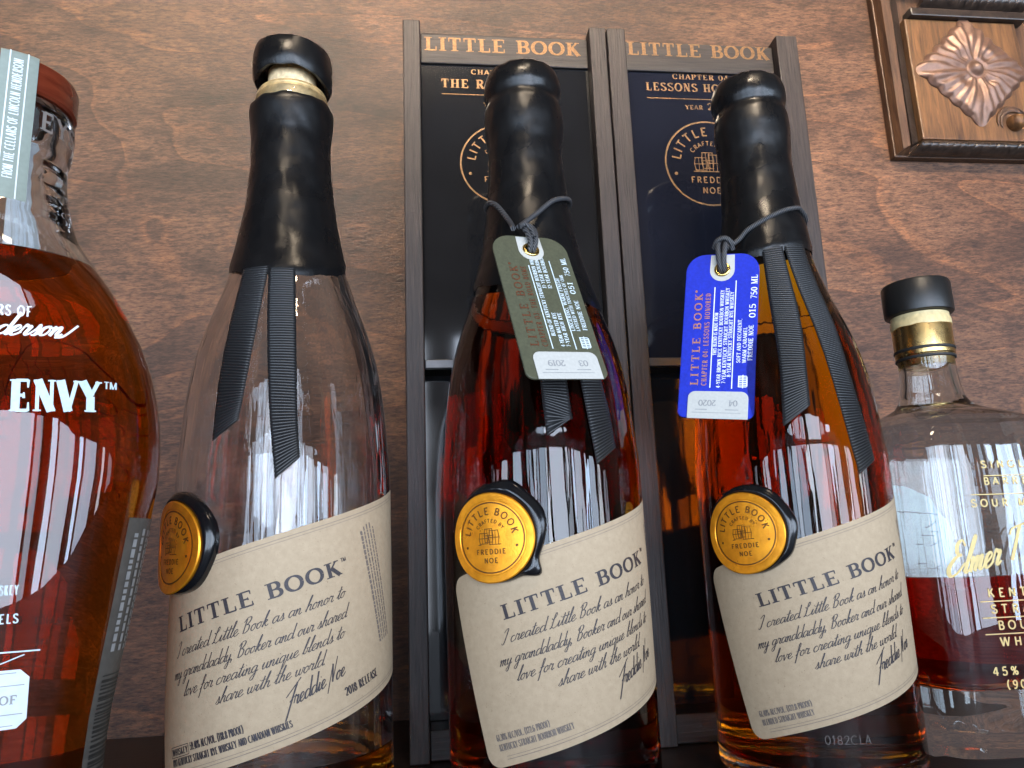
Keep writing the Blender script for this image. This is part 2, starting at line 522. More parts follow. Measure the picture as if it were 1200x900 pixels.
def glass(name, ior=1.5, tint=(1, 1, 1), wav=.0, wav_scale=60, absorb=None, density=100.0, rough=0.0):
    m, nt, out = material(name)
    g = N(nt, 'ShaderNodeBsdfGlass', IOR=ior, Roughness=rough)
    g.inputs['Color'].default_value = (*tint, 1)
    if wav > 0:
        v = coords(nt, (2.4, 2.4, .14))
        n = N(nt, 'ShaderNodeTexNoise', Scale=wav_scale, Detail=2.0)
        nt.links.new(v, n.inputs['Vector'])
        bp = N(nt, 'ShaderNodeBump', Strength=wav, Distance=.002)
        nt.links.new(n.outputs['Fac'], bp.inputs['Height'])
        nt.links.new(bp.outputs['Normal'], g.inputs['Normal'])
    nt.links.new(g.outputs['BSDF'], out.inputs['Surface'])
    if absorb:
        va = N(nt, 'ShaderNodeVolumeAbsorption', Density=density)
        va.inputs['Color'].default_value = (*absorb, 1)
        nt.links.new(va.outputs['Volume'], out.inputs['Volume'])
    return m

def wood_wall():
    m, nt, out = material("stained_plywood")
    b = N(nt, 'ShaderNodeBsdfPrincipled', Roughness=.55)
    b.inputs['Specular IOR Level'].default_value = .35
    L = nt.links
    v = coords(nt, (1, 1, 1), (0, math.radians(3), 0))
    # slow blotches of stain
    mp1 = N(nt, 'ShaderNodeMapping'); mp1.inputs['Scale'].default_value = (5, 5, 11)
    L.new(v, mp1.inputs['Vector'])
    blot = N(nt, 'ShaderNodeTexNoise', Scale=1.0, Detail=6.0, Roughness=.62, Distortion=.6)
    L.new(mp1.outputs['Vector'], blot.inputs['Vector'])
    # fine fibres along the board
    mp2 = N(nt, 'ShaderNodeMapping'); mp2.inputs['Scale'].default_value = (240, 240, 1050)
    L.new(v, mp2.inputs['Vector'])
    fib = N(nt, 'ShaderNodeTexNoise', Scale=1.0, Detail=4.0, Roughness=.7, Distortion=.25)
    L.new(mp2.outputs['Vector'], fib.inputs['Vector'])
    mp4 = N(nt, 'ShaderNodeMapping'); mp4.inputs['Scale'].default_value = (80, 80, 330)
    L.new(v, mp4.inputs['Vector'])
    fib2 = N(nt, 'ShaderNodeTexNoise', Scale=1.0, Detail=4.0, Roughness=.7, Distortion=.5)
    L.new(mp4.outputs['Vector'], fib2.inputs['Vector'])
    # rotary-cut contour lines
    mp3 = N(nt, 'ShaderNodeMapping'); mp3.inputs['Scale'].default_value = (1.9, 1.9, 5.2)
    L.new(v, mp3.inputs['Vector'])
    con = N(nt, 'ShaderNodeTexNoise', Scale=1.0, Detail=2.6, Roughness=.5, Distortion=.8)
    L.new(mp3.outputs['Vector'], con.inputs['Vector'])
    mu = N(nt, 'ShaderNodeMath', operation='MULTIPLY'); mu.inputs[1].default_value = 11.0
    L.new(con.outputs['Fac'], mu.inputs[0])
    fr = N(nt, 'ShaderNodeMath', operation='FRACT')
    L.new(mu.outputs[0], fr.inputs[0])
    base = ramp(nt, blot.outputs['Fac'], [(.28, (.012, .0048, .0024)), (.42, (.041, .0184, .0092)), (.55, (.081, .0382, .0200)), (.72, (.142, .071, .0385))])
    fc = ramp(nt, fib.outputs['Fac'], [(.36, (.40, .36, .35)), (.50, (1, 1, 1)), (.66, (1.55, 1.46, 1.36))])
    f2 = ramp(nt, fib2.outputs['Fac'], [(.34, (.42, .37, .35)), (.50, (1, 1, 1)), (.68, (1.5, 1.42, 1.34))])
    lc = ramp(nt, fr.outputs[0], [(0.0, (.60, .54, .50)), (.16, (.84, .80, .78)), (.5, (1, 1, 1)), (.90, (1.12, 1.08, 1.02)), (.975, (1.6, 1.40, 1.1)), (1.0, (.9, .8, .7))])
    def mul(a, c, f=1.0):
        x = N(nt, 'ShaderNodeMix', data_type='RGBA', blend_type='MULTIPLY')
        x.inputs[0].default_value = f
        L.new(a, x.inputs[6]); L.new(c, x.inputs[7])
        return x.outputs[2]
    c = mul(mul(mul(base, fc, .9), f2, .8), lc, .75)
    L.new(c, b.inputs['Base Color'])
    bp = N(nt, 'ShaderNodeBump', Strength=.35, Distance=.0006)
    L.new(fib.outputs['Fac'], bp.inputs['Height'])
    L.new(bp.outputs['Normal'], b.inputs['Normal'])
    L.new(b.outputs['BSDF'], out.inputs['Surface'])
    return m

def grain_wood(name, dark, light, scale=(500, 500, 30), rough=.5, bump=.4, spec=.4):
    m, nt, out = material(name)
    b = N(nt, 'ShaderNodeBsdfPrincipled', Roughness=rough)
    b.inputs['Specular IOR Level'].default_value = spec
    v = coords(nt, scale)
    n = N(nt, 'ShaderNodeTexNoise', Scale=1.0, Detail=6.0, Roughness=.65, Distortion=.5)
    nt.links.new(v, n.inputs['Vector'])
    nt.links.new(ramp(nt, n.outputs['Fac'], [(.3, dark), (.72, light)]), b.inputs['Base Color'])
    bp = N(nt, 'ShaderNodeBump', Strength=bump, Distance=.0006)
    nt.links.new(n.outputs['Fac'], bp.inputs['Height'])
    nt.links.new(bp.outputs['Normal'], b.inputs['Normal'])
    nt.links.new(b.outputs['BSDF'], out.inputs['Surface'])
    return m

M_wall = wood_wall()
M_shelf = grain_wood("dark_shelf_wood", (.02, .012, .009), (.040, .024, .017), (40, 400, 400), .35, .2)
M_mat = pbr("black_shelf_edge", (.008, .008, .008), .45, noise_scale=900, bump=.2)
M_glass = glass("bottle_glass", 1.5, (1, 1, 1), wav=.10, wav_scale=80)
M_glass_in = glass("bottle_glass_inner", 1 / 1.5, (1, 1, 1), wav=.10, wav_scale=55)
M_glass_in_plain = glass("plain_glass_inner", 1 / 1.5, (1, 1, 1))
M_code = pbr("moulded_code", (.085, .075, .07), .3)
M_relief = pbr("relief_glass", (.22, .19, .17), .3)
M_glass_flask = glass("flask_glass", 1.5, (1, 1, 1), wav=.04, wav_scale=30)
M_glass_sq = glass("pressed_glass", 1.5, (.975, .99, .985), wav=.10, wav_scale=34)
M_glass_sq_in = glass("pressed_glass_inner", 1 / 1.5, (1, 1, 1), wav=.30, wav_scale=26)
WH = (.962, .80, .2)
M_whiskey_dark = glass("dark_red_whiskey", 1.36 / 1.5, absorb=(.90, .61, .15), density=200, wav=.04, wav_scale=60)
M_whiskey = glass("amber_whiskey", 1.36 / 1.5, absorb=WH, density=165, wav=.04, wav_scale=60)
M_whiskey_flask = glass("flask_whiskey", 1.36 / 1.5, absorb=(.935, .72, .15), density=175, wav=.05, wav_scale=60)
M_whiskey_light = glass("orange_whiskey", 1.36 / 1.5, absorb=(.978, .80, .26), density=100, wav=.04, wav_scale=60)
M_whiskey_red = glass("red_whiskey", 1.36 / 1.5, absorb=(.95, .60, .2), density=130, wav=.05, wav_scale=60)
M_wax = pbr("black_wax", (.005, .005, .0055), .30, noise_scale=160, bump=.22, bump_scale=140, rough_var=.10, spec=.38)
M_seal = pbr("glossy_black_seal_wax", (.006, .006, .007), .16, noise_scale=120, bump=.08, bump_scale=150)
M_gold = pbr("gold_medallion", (.93, .345, .018), .32, metal=.65, noise_amt=.18, noise_scale=260, bump=.10, bump_scale=900, rough_var=.07)
M_gold_dark = pbr("engraved_gold", (.16, .065, .012), .5, metal=.6)
M_kraft = None
def kraft():
    m, nt, out = material("kraft_paper")
    b = N(nt, 'ShaderNodeBsdfPrincipled', Roughness=.72)
    b.inputs['Specular IOR Level'].default_value = .25
    v = coords(nt)
    n1 = N(nt, 'ShaderNodeTexNoise', Scale=420.0, Detail=5.0, Roughness=.7)
    n2 = N(nt, 'ShaderNodeTexNoise', Scale=1500.0, Detail=2.0)
    vo = N(nt, 'ShaderNodeTexNoise', Scale=900.0, Detail=1.0, Distortion=3.0)
    for n in (n1, n2, vo):
        nt.links.new(v, n.inputs['Vector'])
    c1 = ramp(nt, n1.outputs['Fac'], [(.3, (.395, .297, .193)), (.7, (.46, .35, .232))])
    c2 = ramp(nt, vo.outputs['Fac'], [(.24, (.62, .56, .5)), (.31, (1, 1, 1)), (.76, (1, 1, 1)), (.84, (1.12, 1.1, 1.06))])
    x = N(nt, 'ShaderNodeMix', data_type='RGBA', blend_type='MULTIPLY')
    x.inputs[0].default_value = .8
    nt.links.new(c1, x.inputs[6]); nt.links.new(c2, x.inputs[7])
    nt.links.new(x.outputs[2], b.inputs['Base Color'])
    bp = N(nt, 'ShaderNodeBump', Strength=.12, Distance=.0003)
    nt.links.new(n2.outputs['Fac'], bp.inputs['Height'])
    nt.links.new(bp.outputs['Normal'], b.inputs['Normal'])
    nt.links.new(b.outputs['BSDF'], out.inputs['Surface'])
    return m
M_kraft = kraft()
M_ink = pbr("label_ink", (.035, .028, .032), .6, noise_scale=2500, noise_amt=.5)
M_ink_soft = pbr("faded_label_ink", (.16, .13, .11), .7, noise_scale=2500, noise_amt=.4)
M_ribbon = pbr("black_grosgrain", (.014, .014, .015), .42, noise_scale=3000, noise_amt=.5, spec=.6)
M_ribbon_edge = pbr("black_ribbon_edge", (.02, .02, .02), .6, noise_scale=3000)
def cord_mat():
    m, nt, out = material("waxed_black_cord")
    b = N(nt, 'ShaderNodeBsdfPrincipled', Roughness=.5)
    v = coords(nt, (1, 1, 1), (.5, .4, .3))
    w = N(nt, 'ShaderNodeTexWave', Scale=420.0, Distortion=1.5)
    nt.links.new(v, w.inputs['Vector'])
    nt.links.new(ramp(nt, w.outputs['Fac'], [(.2, (.006, .006, .007)), (.8, (.10, .10, .105))]), b.inputs['Base Color'])
    bp = N(nt, 'ShaderNodeBump', Strength=.6, Distance=.0004)
    nt.links.new(w.outputs['Fac'], bp.inputs['Height'])
    nt.links.new(bp.outputs['Normal'], b.inputs['Normal'])
    nt.links.new(b.outputs['BSDF'], out.inputs['Surface'])
    return m
M_cord = cord_mat()
M_cork = pbr("cork_stopper", (.80, .60, .34), .7, noise_scale=500, noise_amt=.25, bump=.25, bump_scale=700)
M_tape = pbr("gilt_neck_lip", (.55, .38, .17), .4, metal=.3, noise_scale=300, noise_amt=.3)
M_olive = pbr("olive_card", (.072, .074, .042), .6, noise_scale=900, noise_amt=.14, bump=.1, bump_scale=1500)
M_blue = pbr("blue_card", (.007, .024, .42), .55, spec=.3, noise_scale=900, noise_amt=.14, bump=.08, bump_scale=1500)
M_white = pbr("white_sticker", (.50, .49, .45), .6, noise_scale=900, noise_amt=.05)
M_tagtext = pbr("pale_tag_print", (.66, .76, .80), .6)
M_tagtext_white = pbr("white_tag_print", (.80, .83, .88), .6)
M_copper = pbr("copper_foil", (.50, .22, .12), .45, metal=.6, noise_amt=.35, noise_scale=1500)
M_copper_dark = pbr("dull_copper_foil", (.16, .06, .03), .5, metal=.5, noise_amt=.4, noise_scale=1500)
M_greytext = pbr("grey_print", (.28, .28, .28), .6)
M_brass = pbr("brass_eyelet", (.85, .60, .20), .22, metal=1.0)
M_boxwood = grain_wood("dark_box_wood", (.009, .006, .0055), (.046, .030, .025), (700, 700, 40), .5, .5, .4)
M_boxrail = grain_wood("box_rail_wood", (.009, .007, .0065), (.036, .026, .022), (40, 700, 700), .5, .5, .4)
M_acrylic_black = pbr("black_acrylic", (.010, .010, .011), .06, noise_scale=60, rough_var=.015, spec=.5)  # black and navy bases lifted to stand in for the room's reflected haze
M_acrylic_navy = pbr("navy_acrylic", (.009, .010, .016), .06, noise_scale=60, rough_var=.015, spec=.5)
M_paneltrim = pbr("grey_panel_trim", (.08, .078, .08), .3, metal=.5, noise_scale=200)
M_boxgold = pbr("box_gold_print", (.18, .098, .043), .5, metal=.6, noise_amt=.3, noise_scale=700)
M_redwood = grain_wood("red_wood_cap", (.10, .014, .006), (.20, .035, .014), (60, 60, 400), .25, .1, .5)
M_strip = pbr("sage_paper_strip", (.25, .29, .25), .6, noise_scale=700, noise_amt=.06)
M_whitetext = pbr("white_print", (.72, .76, .76), .55, noise_amt=.06)
M_silvertext = pbr("silver_blue_print", (.50, .62, .66), .5, noise_amt=.1, noise_scale=900)
M_winglines = pbr("etched_wing_lines", (.09, .03, .012), .6)
M_plate = pbr("white_label_plate", (.62, .68, .72), .5, noise_amt=.05)
M_barcode = pbr("grey_side_label", (.075, .068, .06), .6, noise_amt=.15)
M_black_text = pbr("black_print", (.012, .012, .012), .6)
M_blackcap = pbr("black_stopper", (.010, .010, .010), .38, noise_scale=500, bump=.08)
M_goldband = pbr("gold_neck_band", (.80, .54, .22), .28, metal=1.0, noise_amt=.12, noise_scale=200, rough_var=.08)
M_goldink = pbr("gold_print", (.66, .50, .19), .5, metal=.0, noise_amt=.08)
M_backlabel = pbr("pale_back_label", (.50, .60, .62), .7, noise_amt=.08)
M_clearseal = pbr("clear_shrink_seal", (.62, .50, .26), .35, noise_amt=.2, noise_scale=300)
M_plank = grain_wood("honey_stained_plank", (.034, .012, .004), (.20, .090, .030), (260, 260, 26), .5, .5, .4)
M_trimdark = grain_wood("dark_trim_wood", (.009, .006, .005), (.050, .033, .024), (160, 160, 160), .32, .3, .5)
M_trimbrown = grain_wood("brown_trim_wood", (.028, .012, .006), (.12, .056, .026), (300, 300, 30), .5, .5, .4)
M_rosette = pbr("antiqued_rosette", (.15, .082, .056), .40, metal=.35, noise_amt=.22, noise_scale=220, bump=.3, bump_scale=300)

# ------------------------------------------------------------------ the setting: shelf and plywood wall
def structure(mb, name, mat, **kw):
    o = mb.build(name, mat, smooth=False, **kw)
    o['kind'] = 'structure'
    return o

mb = MB(); mb.box(-1.6, 1.6, .485, .505, -.3, 1.3)
structure(mb, "wall", M_wall)
mb = MB(); mb.box(-1.6, 1.6, .335, .4848, -.053, -.010)
structure(mb, "shelf", M_shelf)
mb = MB(); mb.box(-1.6, 1.6, -.12, .3345, -.053, -.008)
structure(mb, "shelf_edge", M_mat)

# ------------------------------------------------------------------ the three wax-dipped bottles
PROF = [(-8, 37.2), (-6.8, 39.3), (-4, 40.9), (0, 41.5), (60, 41.6), (115, 41.5), (126, 40.9), (138, 40.0), (150, 38.8), (162, 36.9), (174, 33.9), (187, 29.4), (193, 27.2),
        (206, 23.2), (213, 21.4), (226, 19.0), (239, 16.8), (253, 15.6), (265, 15.4), (271, 16.0), (278, 16.6), (284, 16.2), (286, 15.6)]
def RB(z):
    return interp(PROF, z * 1000) * mm
PHI = math.radians(15.8)
def bottle_map(z_extra=0.0):
    def f(th, z, off):
        r = RB(z) + off
        return (r * math.sin(th), -r * math.cos(th), z)
    return f

def little_bottle(loc, label, title_s, title_z, ribbons, wax_bottom, wax_kind, fill, side):
    root = thing("whiskey_bottle", label, "bottle", loc, "black wax dipped whiskey bottles")
    root.rotation_euler = (0, side.get('lean', 0), 0)
    fm = bottle_map()
    # glass: outer surface, then what is inside it
    outer = smooth_profile([(r * mm, z * mm) for z, r in PROF], 3)
    mb = MB(); lathe(mb, [(.0, -.0065)] + [(.028, -.0065), (.033, -.0076)] + outer + [(.0, .286)], 96)
    mb.build("glass_body", M_glass, root, fix=True)
    def inner(z):
        return max(RB(z) - .0040, .002)
    heel = [(.012, .0005), (.024, -.0014), (.031, -.0018), (.0352, .0002), (.0372, .004)]
    def inner_prof(z0, z1, base):
        zs = [z0 + (z1 - z0) * i / 60 for i in range(61)]
        return ([(r, z) for r, z in heel if z < z1] if base else []) + [(inner(z), z) for z in zs]
    if fill < .1:
        p = inner_prof(.0045, fill, True)
        mb = MB(); lathe(mb, [(0, .0015)] + [q for q in p if q[1] <= fill] + [(inner(fill) - .001, fill), (0, fill)], 72)
        mb.build("whiskey", M_whiskey_light, root)
        p = inner_prof(fill + .0003, .284, False)
        mb = MB(); lathe(mb, [(0, fill + .0003)] + p + [(0, .284)], 96)
        mb.build("inner_wall", M_glass_in, root)
    else:
        p = inner_prof(.0045, fill, True)
        mb = MB(); lathe(mb, [(0, .0015)] + p + [(0, fill)], 96)
        mb.build("whiskey", side['whiskey'], root)
    # wax dip on the neck, with an uneven lower edge
    zt = .2815 if wax_kind == 'broken' else .3005
    dz = side.get('dz', 0.0)
    nth = 120
    rows = []
    seed = Vector((loc[0] * 50, 3.1, 7.7))
    steps = 64
    for i in range(steps + 1):
        row = []
        for k in range(nth):
            th = 2 * PI * k / nth
            deg = math.degrees(th) if th < PI else math.degrees(th) - 360
            zb = interp(wax_bottom, deg) * mm + (.0009 * noise.noise(seed + Vector((math.sin(th) * 4, math.cos(th) * 4, 0))) + .0007 * noise.noise(seed + Vector((math.sin(th) * 11, math.cos(th) * 11, 3))))
            ztop = zt + (.0012 * noise.noise(seed + Vector((math.sin(th) * 3, math.cos(th) * 3, 5))) if wax_kind == 'broken' else 0)
            t = i / steps
            z = zb + (ztop - zb) * t
            r = RB(min(z, .285)) if z < .2855 else interp([(285.5, 15.7), (287.5, 14.9), (289, 14.9), (290.5, 15.9), (293, 16.5), (297, 16.4), (300.5, 15.3)], z * 1000) * mm
            lump = noise.noise(Vector((math.sin(th) * 1.3, math.cos(th) * 1.3, z * 60)) + seed) * .00035 + noise.noise(Vector((math.sin(th) * 4, math.cos(th) * 4, z * 160)) + seed) * .00022
            rim = .0004 * math.exp(-((t) / .02) ** 2)
            off = min(.0013, .0002 + t * 60 * .0005) + .0004 * min(1, max(0, (z - .225) / .02)) + lump * (1 if t > .03 else t / .03) + rim * 0
            if wax_kind == 'broken' and t > .985:
                off -= .0007
            row.append(((r + off) * math.sin(th), -(r + off) * math.cos(th), z + (dz * max(0, (z - .20)) / .1)))
        rows.append(row)
    mb = MB()
    # inner skirt, buried in the glass
    inner_row = [[((RB(.2) * 0 + (math.hypot(p[0], p[1]) - .0016)) * math.sin(2 * PI * k / nth), -(math.hypot(p[0], p[1]) - .0016) * math.cos(2 * PI * k / nth), p[2] + .0004) for k, p in enumerate(rows[0])]]
    mb.grid(inner_row + rows, closed_u=True)
    if wax_kind == 'dome':
        top = rows[-1]
        cz = sum(p[2] for p in top) / nth
        cap = []
        for s, h in ((.95, .0012), (.82, .0026), (.6, .0036), (.3, .0041)):
            cap.append([(p[0] * s, p[1] * s, p[2] + h + .0006 * noise.noise(Vector((p[0] * 300 * s, p[1] * 300 * s, loc[0] * 90)))) for p in top])
        mb.grid([top] + cap, closed_u=True)
        mb.fan(cap[-1], (0, 0, cz + .0043))
        b0 = inner_row[0]
    else:
        top = rows[-1]
        mb.grid([top, [(p[0] * .93, p[1] * .93, p[2] - .0008) for p in top], [(p[0] * .9, p[1] * .9, p[2] - .012) for p in top]], closed_u=True)
    mb.build("wax_seal_neck", M_wax, root)
    if wax_kind == 'broken':
        # bare lip of the bottle, the cork lifted out of it and the broken wax cap above
        mb = MB(); lathe(mb, [(0, .279), (.0146, .279), (.0150, .2835), (.0152, .2862), (.0149, .2872), (.0152, .2880), (.0146, .2892), (0, .2892)], 72)
        mb.build("bottle_lip", M_tape, root)
        mb = MB(); lathe(mb, [(0, .287), (.0102, .287), (.0106, .2886), (.0106, .3025), (0, .3025)], 64)
        mb.build("cork", M_cork, root)
        nth = 96
        prof = [(.0118, .2965, 0), (.0139, .2932, 1), (.0155, .2925, 1), (.0164, .2945, 1), (.0168, .2985, .6), (.0166, .3030, .2), (.0160, .3062, 0), (.0140, .3080, 0), (.009, .3090, 0), (.004, .3092, 0)]
        rws = []
        for r, z, wgt in prof:
            row = []
            for k in range(nth):
                th = 2 * PI * k / nth
                drop = (-.0034 * max(0, math.sin(th - .35)) ** 1.5 - .0012 * max(0, -math.sin(th + .15)) ** 2 + .0006 * noise.noise(Vector((math.sin(th) * 3, math.cos(th) * 3, 9)))) * wgt
                rr = r + .0003 * noise.noise(Vector((math.sin(th) * 2.5, math.cos(th) * 2.5, z * 300)))
                row.append((rr * 1.05 * math.sin(th), -rr * 1.05 * math.cos(th), z + .0028 + drop - .05 * rr * math.sin(th)))
            rws.append(row)
        mb = MB(); mb.grid(rws, closed_u=True); mb.fan(rws[-1], (0, 0, .3121)); mb.fan(rws[0][::-1], (0, 0, .2993))
        mb.build("wax_cap", M_wax, root)
    # grosgrain ribbon ends coming out from under the wax
    for pts, lean in ribbons:
        Lp = spline([(a[0] * math.pi / 180, a[2] * mm) for a in pts], 46)
        Rp = spline([(a[1] * math.pi / 180, a[3] * mm) for a in pts], 46)
        mb = MB()
        rows = []
        L_acc = 0.0
        pr = None
        # resample finely by arc length for the ribs
        n0 = len(Lp)
        dense = []
        for i in range(n0 - 1):
            for q in range(6):
                t = q / 6
                dense.append((Lp[i].lerp(Lp[i + 1], t), Rp[i].lerp(Rp[i + 1], t)))
        dense.append((Lp[-1], Rp[-1]))
        for a, c in dense:
            mid = (a + c) / 2
            p = Vector(fm(mid.x, mid.y, 0))
            if pr is not None:
                L_acc += (p - pr).length
            pr = p
            rib = .00034 * math.cos(L_acc / .00112 * 2 * PI)
            row = []
            for j in range(9):
                t = j / 8
                q = a.lerp(c, t)
                e = .0 if j in (0, 8) else 1.0
                row.append(fm(q.x, q.y, .00075 + rib * e + lean * (L_acc ** 2)))
            rows.append(row)
        back = [[(p[0] * .985, p[1] * .985, p[2]) for p in r] for r in rows]
        mb.grid(rows)
        o = mb.build("ribbon", M_ribbon, root, fix=False, angle=80)
        sol = o.modifiers.new("thickness", 'SOLIDIFY')
        sol.thickness = .0003
        sol.offset = -1
    # paper label, a tilted rectangle wrapped round the body
    cP, sP = math.cos(PHI), math.sin(PHI)
    def lab(l1, l2, off):
        s = title_s + l1 * cP - l2 * sP
        z = title_z + l1 * sP + l2 * cP
        th = s / .0416
        r = RB(z) + off
        return (r * math.sin(th), -r * math.cos(th), z)
    x0, x1, y0, y1, rc = -.0215, .112, -.0472, .0205, .0052
    cols = sorted(set([x0 + rc * (1 - math.cos(PI / 2 * i / 8)) for i in range(9)] + [x1 - rc * (1 - math.cos(PI / 2 * i / 8)) for i in range(9)] + [x0 + rc + (x1 - x0 - 2 * rc) * i / 110 for i in range(111)]))
    rows = []
    for x in cols:
        d = 0
        e = min(x - x0, x1 - x)
        if e < rc:
            d = rc - math.sqrt(max(rc * rc - (rc - e) ** 2, 0))
        a, b_ = y0 + d, y1 - d
        rows.append([lab(x, a + (b_ - a) * j / 16, .00010) for j in range(17)])
    mb = MB(); mb.grid(rows)
    lo = mb.build("paper_label", M_kraft, root, fix=False)
    mb = MB()
    st = []
    w, t = fit_caps("LITTLE BOOK", .0640, .0052, .23, .085, True, .13)
    st += place(t, 0, 0)
    w, t = text_caps("TM", .0014, .2, .12, False, .9)
    st += place(t, .0648, .0040)
    ink(mb, st, lab, .00026)
    mb.build("title_lettering", M_ink, lo, fix=False)
    mb = MB()
    st = []
    for txt, x, y, wd, h in (("I created Little Book as an honor to", -.0036, -.0080, .0665, .0046), ("my granddaddy, Booker and our shared", -.0068, -.0150, .0685, .0046),
                             ("love for creating unique blends to", -.0018, -.0212, .0608, .0046), ("share with the world.", .0116, -.0272, .0385, .0046)):
        _, t = fit_script(txt, wd, h, .056, .55)
        st += place(t, x, y)
    _, t = fit_script("Freddie Noe", .0215, .0060, .066, .5)
    st += place(t, .0345, -.0360, math.radians(7))
    ink(mb, st, lab, .00026)
    mb.build("handwritten_lettering", M_ink, lo, fix=False)
    mb = MB()
    st = []
    for txt, x, y, wd, h in side['small']:
        _, t = fit_caps(txt, wd, h, .26, .13, False, .1)
        st += place(t, x, y)
    if side.get('boxed'):
        bx0, by0, bx1, by1 = side['boxed']
        for q in ((bx0, by0, bx1, by0), (bx1, by0, bx1, by1), (bx1, by1, bx0, by1), (bx0, by1, bx0, by0)):
            st += line(*q, .00022, 4)
    ink(mb, st, lab, .00026)
    mb.build("small_lettering", M_ink_soft if not side.get('boxed') else M_ink, lo, fix=False)
    mb = MB()
    st = line(.016, .0186, x1 - .004, .0186, .00016, 70) + line(.016, .0176, x1 - .004, .0176, .00012, 70)
    st += line(x0 + .008, -.0450, x1 - .004, -.0450, .00016, 70) + line(x0 + .008, -.0440, x1 - .004, -.0440, .00012, 70)
    # dense side text column, running up the label
    rng = random.Random(3)
    for c in range(5):
        xx = .0765 + c * .0017
        yy = -.030
        while yy < .012:
            l = rng.uniform(.0006, .0022)
            st += line(xx, yy, xx, yy + l, .0006 if c else .0010, 2)
            yy += l + .00035
    ink(mb, st, lab, .00024)
    mb.build("label_rules", M_ink_soft, lo, fix=False)
    # wax blob with gold medallion
    cs, cz = title_s + .0048 * cP - .0292 * sP + side.get('seal_dx', 0), title_z + .0048 * sP + .0292 * cP + side.get('seal_dz', 0)
    def seal(x, y, off):
        z = cz + y
        th = (cs + x) / .0428
        r = .0416 + off
        return (r * math.sin(th), -r * math.cos(th), z)
    nph = 128
    lob = side['lobes']
    def rim_r(ph):
        d = math.degrees(ph)
        r = .0177 + .0022 * math.cos(ph - math.radians(38))
        for c, a, wd in lob:
            dd = (d - c + 180) % 360 - 180
            r += a * math.exp(-(dd / wd) ** 2)
        return r
    GR = .0163
    rows = []
    for s in range(15):
        row = []
        for k in range(nph):
            ph = 2 * PI * k / nph
            R1 = rim_r(ph)
            if s < 4:
                r = GR * s / 3.0 * .99; h = .0030
            else:
                t = (s - 4) / 10
                r = GR * .995 + (R1 - GR * .995) * math.sin(t * PI / 2)
                wdt = R1 - GR
                h = .0031 + .0009 * math.sin(min(t * 2.2, 1) * PI) if t < .45 else .0031 * math.cos((t - .45) / .55 * PI / 2) ** .8
                h = h + .00025 * math.sin(ph * 5 + 1) * (1 - t)
            row.append(seal(r * math.cos(ph), r * math.sin(ph), max(h, .0)))
        rows.append(row)
    mb = MB(); mb.grid(rows[1:], closed_u=True); mb.fan(rows[1][::-1], seal(0, 0, .0030))
    so = mb.build("wax_seal", M_seal, root)
    rows = []
    for r, h in ((.0163, .0030), (.0164, .0040), (.0160, .0044), (.0150, .0043), (.0136, .00405), (.0134, .0038), (.011, .0038), (.008, .0038), (.005, .0038), (.0025, .0038)):
        rows.append([seal(r * math.cos(2 * PI * k / nph), r * math.sin(2 * PI * k / nph), h) for k in range(nph)])
    mb = MB(); mb.grid(rows, closed_u=True); mb.fan(rows[-1], seal(0, 0, .0038))
    mb.build("medallion", M_gold, so)
    mb = MB()
    ink(mb, place(emblem(.0127), 0, 0, math.radians(side.get('seal_rot', 2))), lambda x, y, o: seal(x, y, .0038 + o), .0001)
    mb.build("medallion_lettering", M_gold_dark, so, fix=False)
    if side.get('heel'):
        mb = MB()
        _, t = text_caps(side['heel'], .0032, .11, .09, False, .95, .1)
        ink(mb, place(t, -.012, .0100), lambda x, y, o: fm(x / .0416 + side.get('heel_th', 0), y, o), .0001)
        mb.build("embossed_code", M_code, root, fix=False)
    return root

small2 = [("61.30% ALC/VOL. (122.6 PROOF)", -.0157, -.0387, .0205, .0022), ("KENTUCKY STRAIGHT BOURBON WHISKEY", -.0155, -.0420, .0282, .0022)]
small3 = [("61.40% ALC/VOL. (122.8 PROOF)", -.0157, -.0392, .0215, .0022), ("BLENDED STRAIGHT WHISKEY", -.0155, -.0424, .0210, .0022)]
small1 = [("WHISKEY", -.0123, -.0388, .0092, .0021), ("59.40% ALC/VOL. (118.8 PROOF)", -.0018, -.0385, .0210, .0025), ("8YO KENTUCKY STRAIGHT RYE WHISKEY AND CANADIAN WHISKIES", -.0125, -.0422, .0470, .0023),
          ("2018 RELEASE", .0545, -.0405, .0165, .0029)]

